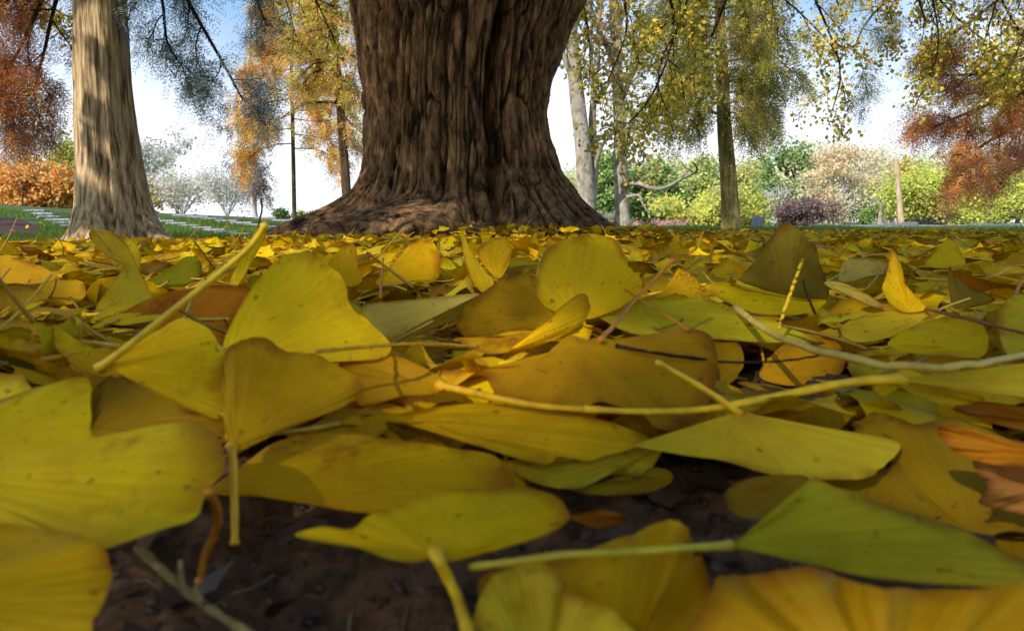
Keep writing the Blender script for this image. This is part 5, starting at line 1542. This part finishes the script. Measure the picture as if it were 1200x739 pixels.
def litter():
    """the uncountable rest of the leaf carpet"""
    def batch(mb, ms, xy, zlo, zhi, shapes, size, up, check, stems=True, k=4):
        n = len(xy)
        if not n: return
        M, tilt = leaf_rot(n, up)
        var = rng.randint(len(shapes), size=n); sz = rng.uniform(size[0], size[1], n)
        names = list(COLN); pk = rng.choice(len(names), n, p=[.33, .21, .16, .09, .06, .07, .04, .01, .02, .01])
        base = np.array([1.20, 1.13, .65]) * lin(np.array([TINT[a] for a in names]))[pk] * rng.uniform(.75, 1.1, (n, 1))
        tz = terrain(xy[:, 0], xy[:, 1])
        for v in range(len(shapes)):
            P, q, t, uv, st = shapes[v]
            ids = np.where(var == v)[0]
            if check:
                ok = []
                for a in ids:
                    W = P @ M[a].T * sz[a]; W = W - [0, 0, W[:, 2].min()] + [xy[a, 0], xy[a, 1], tz[a] + rng.uniform(zlo, zhi)]
                    if check(W): ok.append((a, W))
                if not ok: continue
                ids = np.array([a for a, _ in ok]); W = np.stack([w for _, w in ok])
                off = W[:, 0]
            else:
                W = np.einsum('nij,pj->npi', M[ids], P) * sz[ids][:, None, None]
                hgt = W[:, :, 2].max(1) - W[:, :, 2].min(1)
                dd = np.hypot(xy[ids, 0], xy[ids, 1]); dt_ = np.hypot(xy[ids, 0] + .24, xy[ids, 1] - TY)
                cap = np.where(dd < 3.1, .078 - .0150 * dd, .040) + .02 * (1 - sst(.7, 1.3, dt_)) + .04 * (xy[ids, 0] < -.12 * xy[ids, 1]) * sst(2.6, 4, dd)
                kk = hgt < np.minimum(cap - .008, np.where(rng.uniform(0, 1, len(ids)) < .4, .055, .034))
                ids, W = ids[kk], W[kk]
                if not len(ids): continue
                dz = -W[:, :, 2].min(1) + tz[ids] + rng.uniform(zlo, zhi, len(ids))
                off = np.stack([xy[ids, 0], xy[ids, 1], dz], -1)
                W = W + off[:, None]
            m, npt = len(ids), len(P)
            o = (np.arange(m) * npt)[:, None, None]
            mb.add(W.reshape(-1, 3), (q[None] + o).reshape(-1, 4), (t[None] + o).reshape(-1, 3), np.repeat(base[ids], npt, 0), np.tile(uv, (m, 1)))
            if stems:
                s = np.einsum('nij,pj->npi', M[ids], st[::2]) * sz[ids][:, None, None] + off[:, None]
                for a in range(m):
                    if rng.uniform() < .30:
                        ms.tube(s[a], np.linspace(.0011, .0008, len(s[a])), k, lin(np.array((200, 166, 50))) * rng.uniform(.5, 1.1), cap=False)
    mb, ms = MB(), MB()
    near_shapes = [fan_shape(15, 4, 500 + k) for k in range(10)]
    mid_shapes = [fan_shape(9, 3, 600 + k) for k in range(10)]
    far_shapes = [fan_shape(6, 2, 700 + k) for k in range(8)]

    def scat(n, y0, y1, wide=.80, pad=.05):
        y = np.sqrt(rng.uniform(y0 ** 2, y1 ** 2, n)); x = rng.uniform(-1, 1, n) * (wide * y + pad)
        return np.stack([x, y], -1)
    def chk(W):
        if W[:, 2].max() > (.055 if W[0, 1] < .6 else .042) or W[:, 1].min() < .2: return False
        px, py, w = project(W)
        if py.max() > 545: return False
        return not hides_hero(W)
    batch(mb, ms, scat(900, .19, .46), .000, .008, near_shapes, (.030, .048), .02, chk)
    batch(mb, ms, scat(1700, .24, 1.15), .000, .014, near_shapes, (.034, .055), .08, chk)
    batch(mb, ms, scat(3600, 1.08, 2.5), .000, .016, mid_shapes, (.034, .056), .30, None)
    def outer(xy):
        d = np.hypot(xy[:, 0], xy[:, 1]); az = -xy[:, 0] / xy[:, 1]
        lim = np.where(az > .12, 4.1, 7.5) + (fbm(xy[:, 0] * 1.3, xy[:, 1] * 1.3, 0, 61, 2) - .5) * 1.2
        trunk = ((xy[:, 0] + .24) / .56) ** 2 + ((xy[:, 1] - TY) / .60) ** 2 > 1
        p = np.where(d < lim, 1, np.where(az > .12, .015, .14 * np.exp(-(d - lim) / 6)))
        bare_ = fbm(xy[:, 0] * 1.1 + 7, xy[:, 1] * 1.1, 0, 66, 3)
        p = p * (1 - .9 * sst(.56, .64, bare_) * (d > 2.9))
        return xy[trunk & (rng.uniform(0, 1, len(xy)) < p)]
    batch(mb, ms, outer(scat(13000, 2.4, 5.0)), .000, .02, far_shapes, (.036, .056), .34, None, True, 3)
    batch(mb, ms, outer(scat(15000, 5.0, 11.0)), .000, .03, far_shapes, (.04, .065), .2, None, False)
    # to either side and behind the camera, thinner
    a = np.stack([rng.uniform(-3.5, 3.5, 5200), rng.uniform(-2.5, 2.5, 5200)], -1)
    a = a[(np.abs(a[:, 0]) > .82 * a[:, 1] + .08) & (np.hypot(a[:, 0], a[:, 1]) > .22)]
    batch(mb, ms, a, 0, .02, mid_shapes, (.036, .056), .1, None, False)
    # leaves heaped against and caught on the roots
    a_ = rng.uniform(R(180), R(365), 1500); rr_ = rng.uniform(.60, 1.05, 1500)
    xy_ = np.stack([-.24 + 1.05 * rr_ * np.cos(a_), TY + rr_ * 1.05 * np.sin(a_)], -1)
    batch(mb, ms, xy_, .00, .05, far_shapes, (.034, .052), .3, None, False)
    tag(mb.build('leaf_litter', MAT_LITTER), 'thick carpet of small yellow fan-shaped leaves spreading to the big trunk', 'leaf litter', kind='stuff')
    tag(ms.build('stalk_litter', MAT_STEMA), 'thin yellow stalks poking out of the leaf carpet', 'stalk litter', kind='stuff')


litter()


def crumbs():
    """bits of bark and humus on the bare soil"""
    mb = MB(); n = 2600
    y = rng.uniform(.11, .45, n); x = rng.uniform(-1, 1, n) * (.8 * y + .04)
    z = terrain(x, y) + soil_relief(x, y)
    s = np.abs(rng.normal(0, .0012, n)) + .0005
    s = np.where(rng.uniform(0, 1, n) < .04, s * 1.7, s)
    ico = np.array([(1, 0, 0), (-1, 0, 0), (0, 1, 0), (0, -1, 0), (0, 0, 1), (0, 0, -1)], float)
    tr = np.array([(0, 2, 4), (2, 1, 4), (1, 3, 4), (3, 0, 4), (2, 0, 5), (1, 2, 5), (3, 1, 5), (0, 3, 5)])
    sc = rng.uniform(.4, 1.8, (n, 1, 3)) * [1, 1, .5]
    V = ico[None] * sc * (1 + .3 * rng.normal(size=(n, 6, 1)))
    a = rng.uniform(0, 6.283, n); c, s_ = np.cos(a)[:, None], np.sin(a)[:, None]
    V = np.stack([V[..., 0] * c - V[..., 1] * s_, V[..., 0] * s_ + V[..., 1] * c, V[..., 2]], -1) * s[:, None, None] + np.stack([x, y, z], -1)[:, None]
    C = lin(np.array([(56, 42, 32), (78, 56, 40), (44, 34, 28), (92, 66, 46), (70, 50, 40)]))[rng.randint(0, 5, n)]
    mb.add(V.reshape(-1, 3), None, (tr[None] + (np.arange(n) * 6)[:, None, None]).reshape(-1, 3), np.repeat(C, 6, 0))
    # rotted scraps and fibres
    for k in range(420):
        yy = rng.uniform(.11, .42); xx = rng.uniform(-1, 1) * (.8 * yy + .04); zz = terrain(xx, yy) + soil_relief(xx, yy) + .001
        if k % 3:
            P, q, t, uv, st = fan_shape(7, 2, 900 + k % 23)
            M, _ = leaf_rot(1, .05); W = P @ M[0].T * rng.uniform(.006, .015); W = W - [0, 0, W[:, 2].min()] + [xx, yy, float(zz)]
            mb.add(W, q, t, lin(np.array([(96, 66, 36), (70, 46, 30), (120, 84, 40), (58, 42, 30)][k % 4])) * .8)
        else:
            d_ = nrm(rng.normal(size=3) * [1, 1, .12]); p0 = np.array([xx, yy, float(zz)])
            mb.tube(wander(p0, d_, rng.uniform(.01, .03), 6, .25, 0), .0003, 4, lin(np.array((104, 84, 60))), cap=False)
    tag(mb.build('soil_crumbs', MAT_STEMA), 'dark crumbs of bark and soil between the nearest leaves', 'crumbs', kind='stuff')


crumbs()
# ------------------------------------------------------------------ daylight
w = bpy.data.worlds.new('World'); scene.world = w; w.use_nodes = True
nt = w.node_tree; nt.nodes.clear(); N = NT(nt)
sky = N.n('ShaderNodeTexSky', sky_type='NISHITA'); sky.sun_disc = False
el = math.asin(SUN[2]); sky.sun_elevation = el; sky.sun_rotation = math.atan2(SUN[0], SUN[1])
sky.air_density = 1.0; sky.dust_density = 0.6; sky.ozone_density = 1.6
# thin bright haze and cloud low in the sky
d = N.n('ShaderNodeTexCoord').outputs['Generated']
sp = N.n('ShaderNodeSeparateXYZ', i_0=d)
cl = N.n('ShaderNodeTexNoise', i_Scale=2.6, i_Detail=5.0); N.l(d, cl.inputs['Vector'])
h = N.math('ADD', sp.outputs[2], N.math('MULTIPLY', N.math('SUBTRACT', cl.outputs[0], .5), .30))
hz = N.ramp(h, [(0.14, 1.0), (0.30, 0.0)])
blue = N.mix(.5, sky.outputs[0], (2.3, 4.8, 8.6))
colr_ = N.mix(N.math('MULTIPLY', hz, .85), blue, (8.6, 8.8, 9.2))
bg = N.n('ShaderNodeBackground'); N.l(colr_, bg.inputs[0]); bg.inputs[1].default_value = 0.15
N.l(bg.outputs[0], N.n('ShaderNodeOutputWorld').inputs[0])

sun = bpy.data.lights.new('sun', 'SUN'); sun.energy = 5.0; sun.angle = R(.5); sun.color = (1, .93, .82)
so = bpy.data.objects.new('sun', sun); COL.objects.link(so)
so.rotation_euler = Vector([float(v) for v in SUN]).to_track_quat('Z', 'Y').to_euler(); so.location = (-6, -7, 12)

cd = bpy.data.cameras.new('camera'); co = bpy.data.objects.new('camera', cd); COL.objects.link(co)
cd.sensor_fit = 'HORIZONTAL'; cd.sensor_width = 36.0; cd.lens = 36.0 * F / 1200
co.location = [float(v) for v in CAM]; co.rotation_euler = (R(90) - PITCH, 0, 0)
cd.clip_start = 0.01; cd.clip_end = 9000
cd.dof.use_dof = True; cd.dof.focus_distance = 1.2; cd.dof.aperture_fstop = 22.0
scene.camera = co
scene.render.engine = 'CYCLES'
cy = scene.cycles
cy.use_denoising = True; cy.max_bounces = 7; cy.diffuse_bounces = 4; cy.transmission_bounces = 5; cy.transparent_max_bounces = 4; cy.sample_clamp_indirect = 4
scene.view_settings.view_transform = 'Standard'; scene.view_settings.look = 'None'; scene.view_settings.exposure = 0; scene.view_settings.gamma = 1
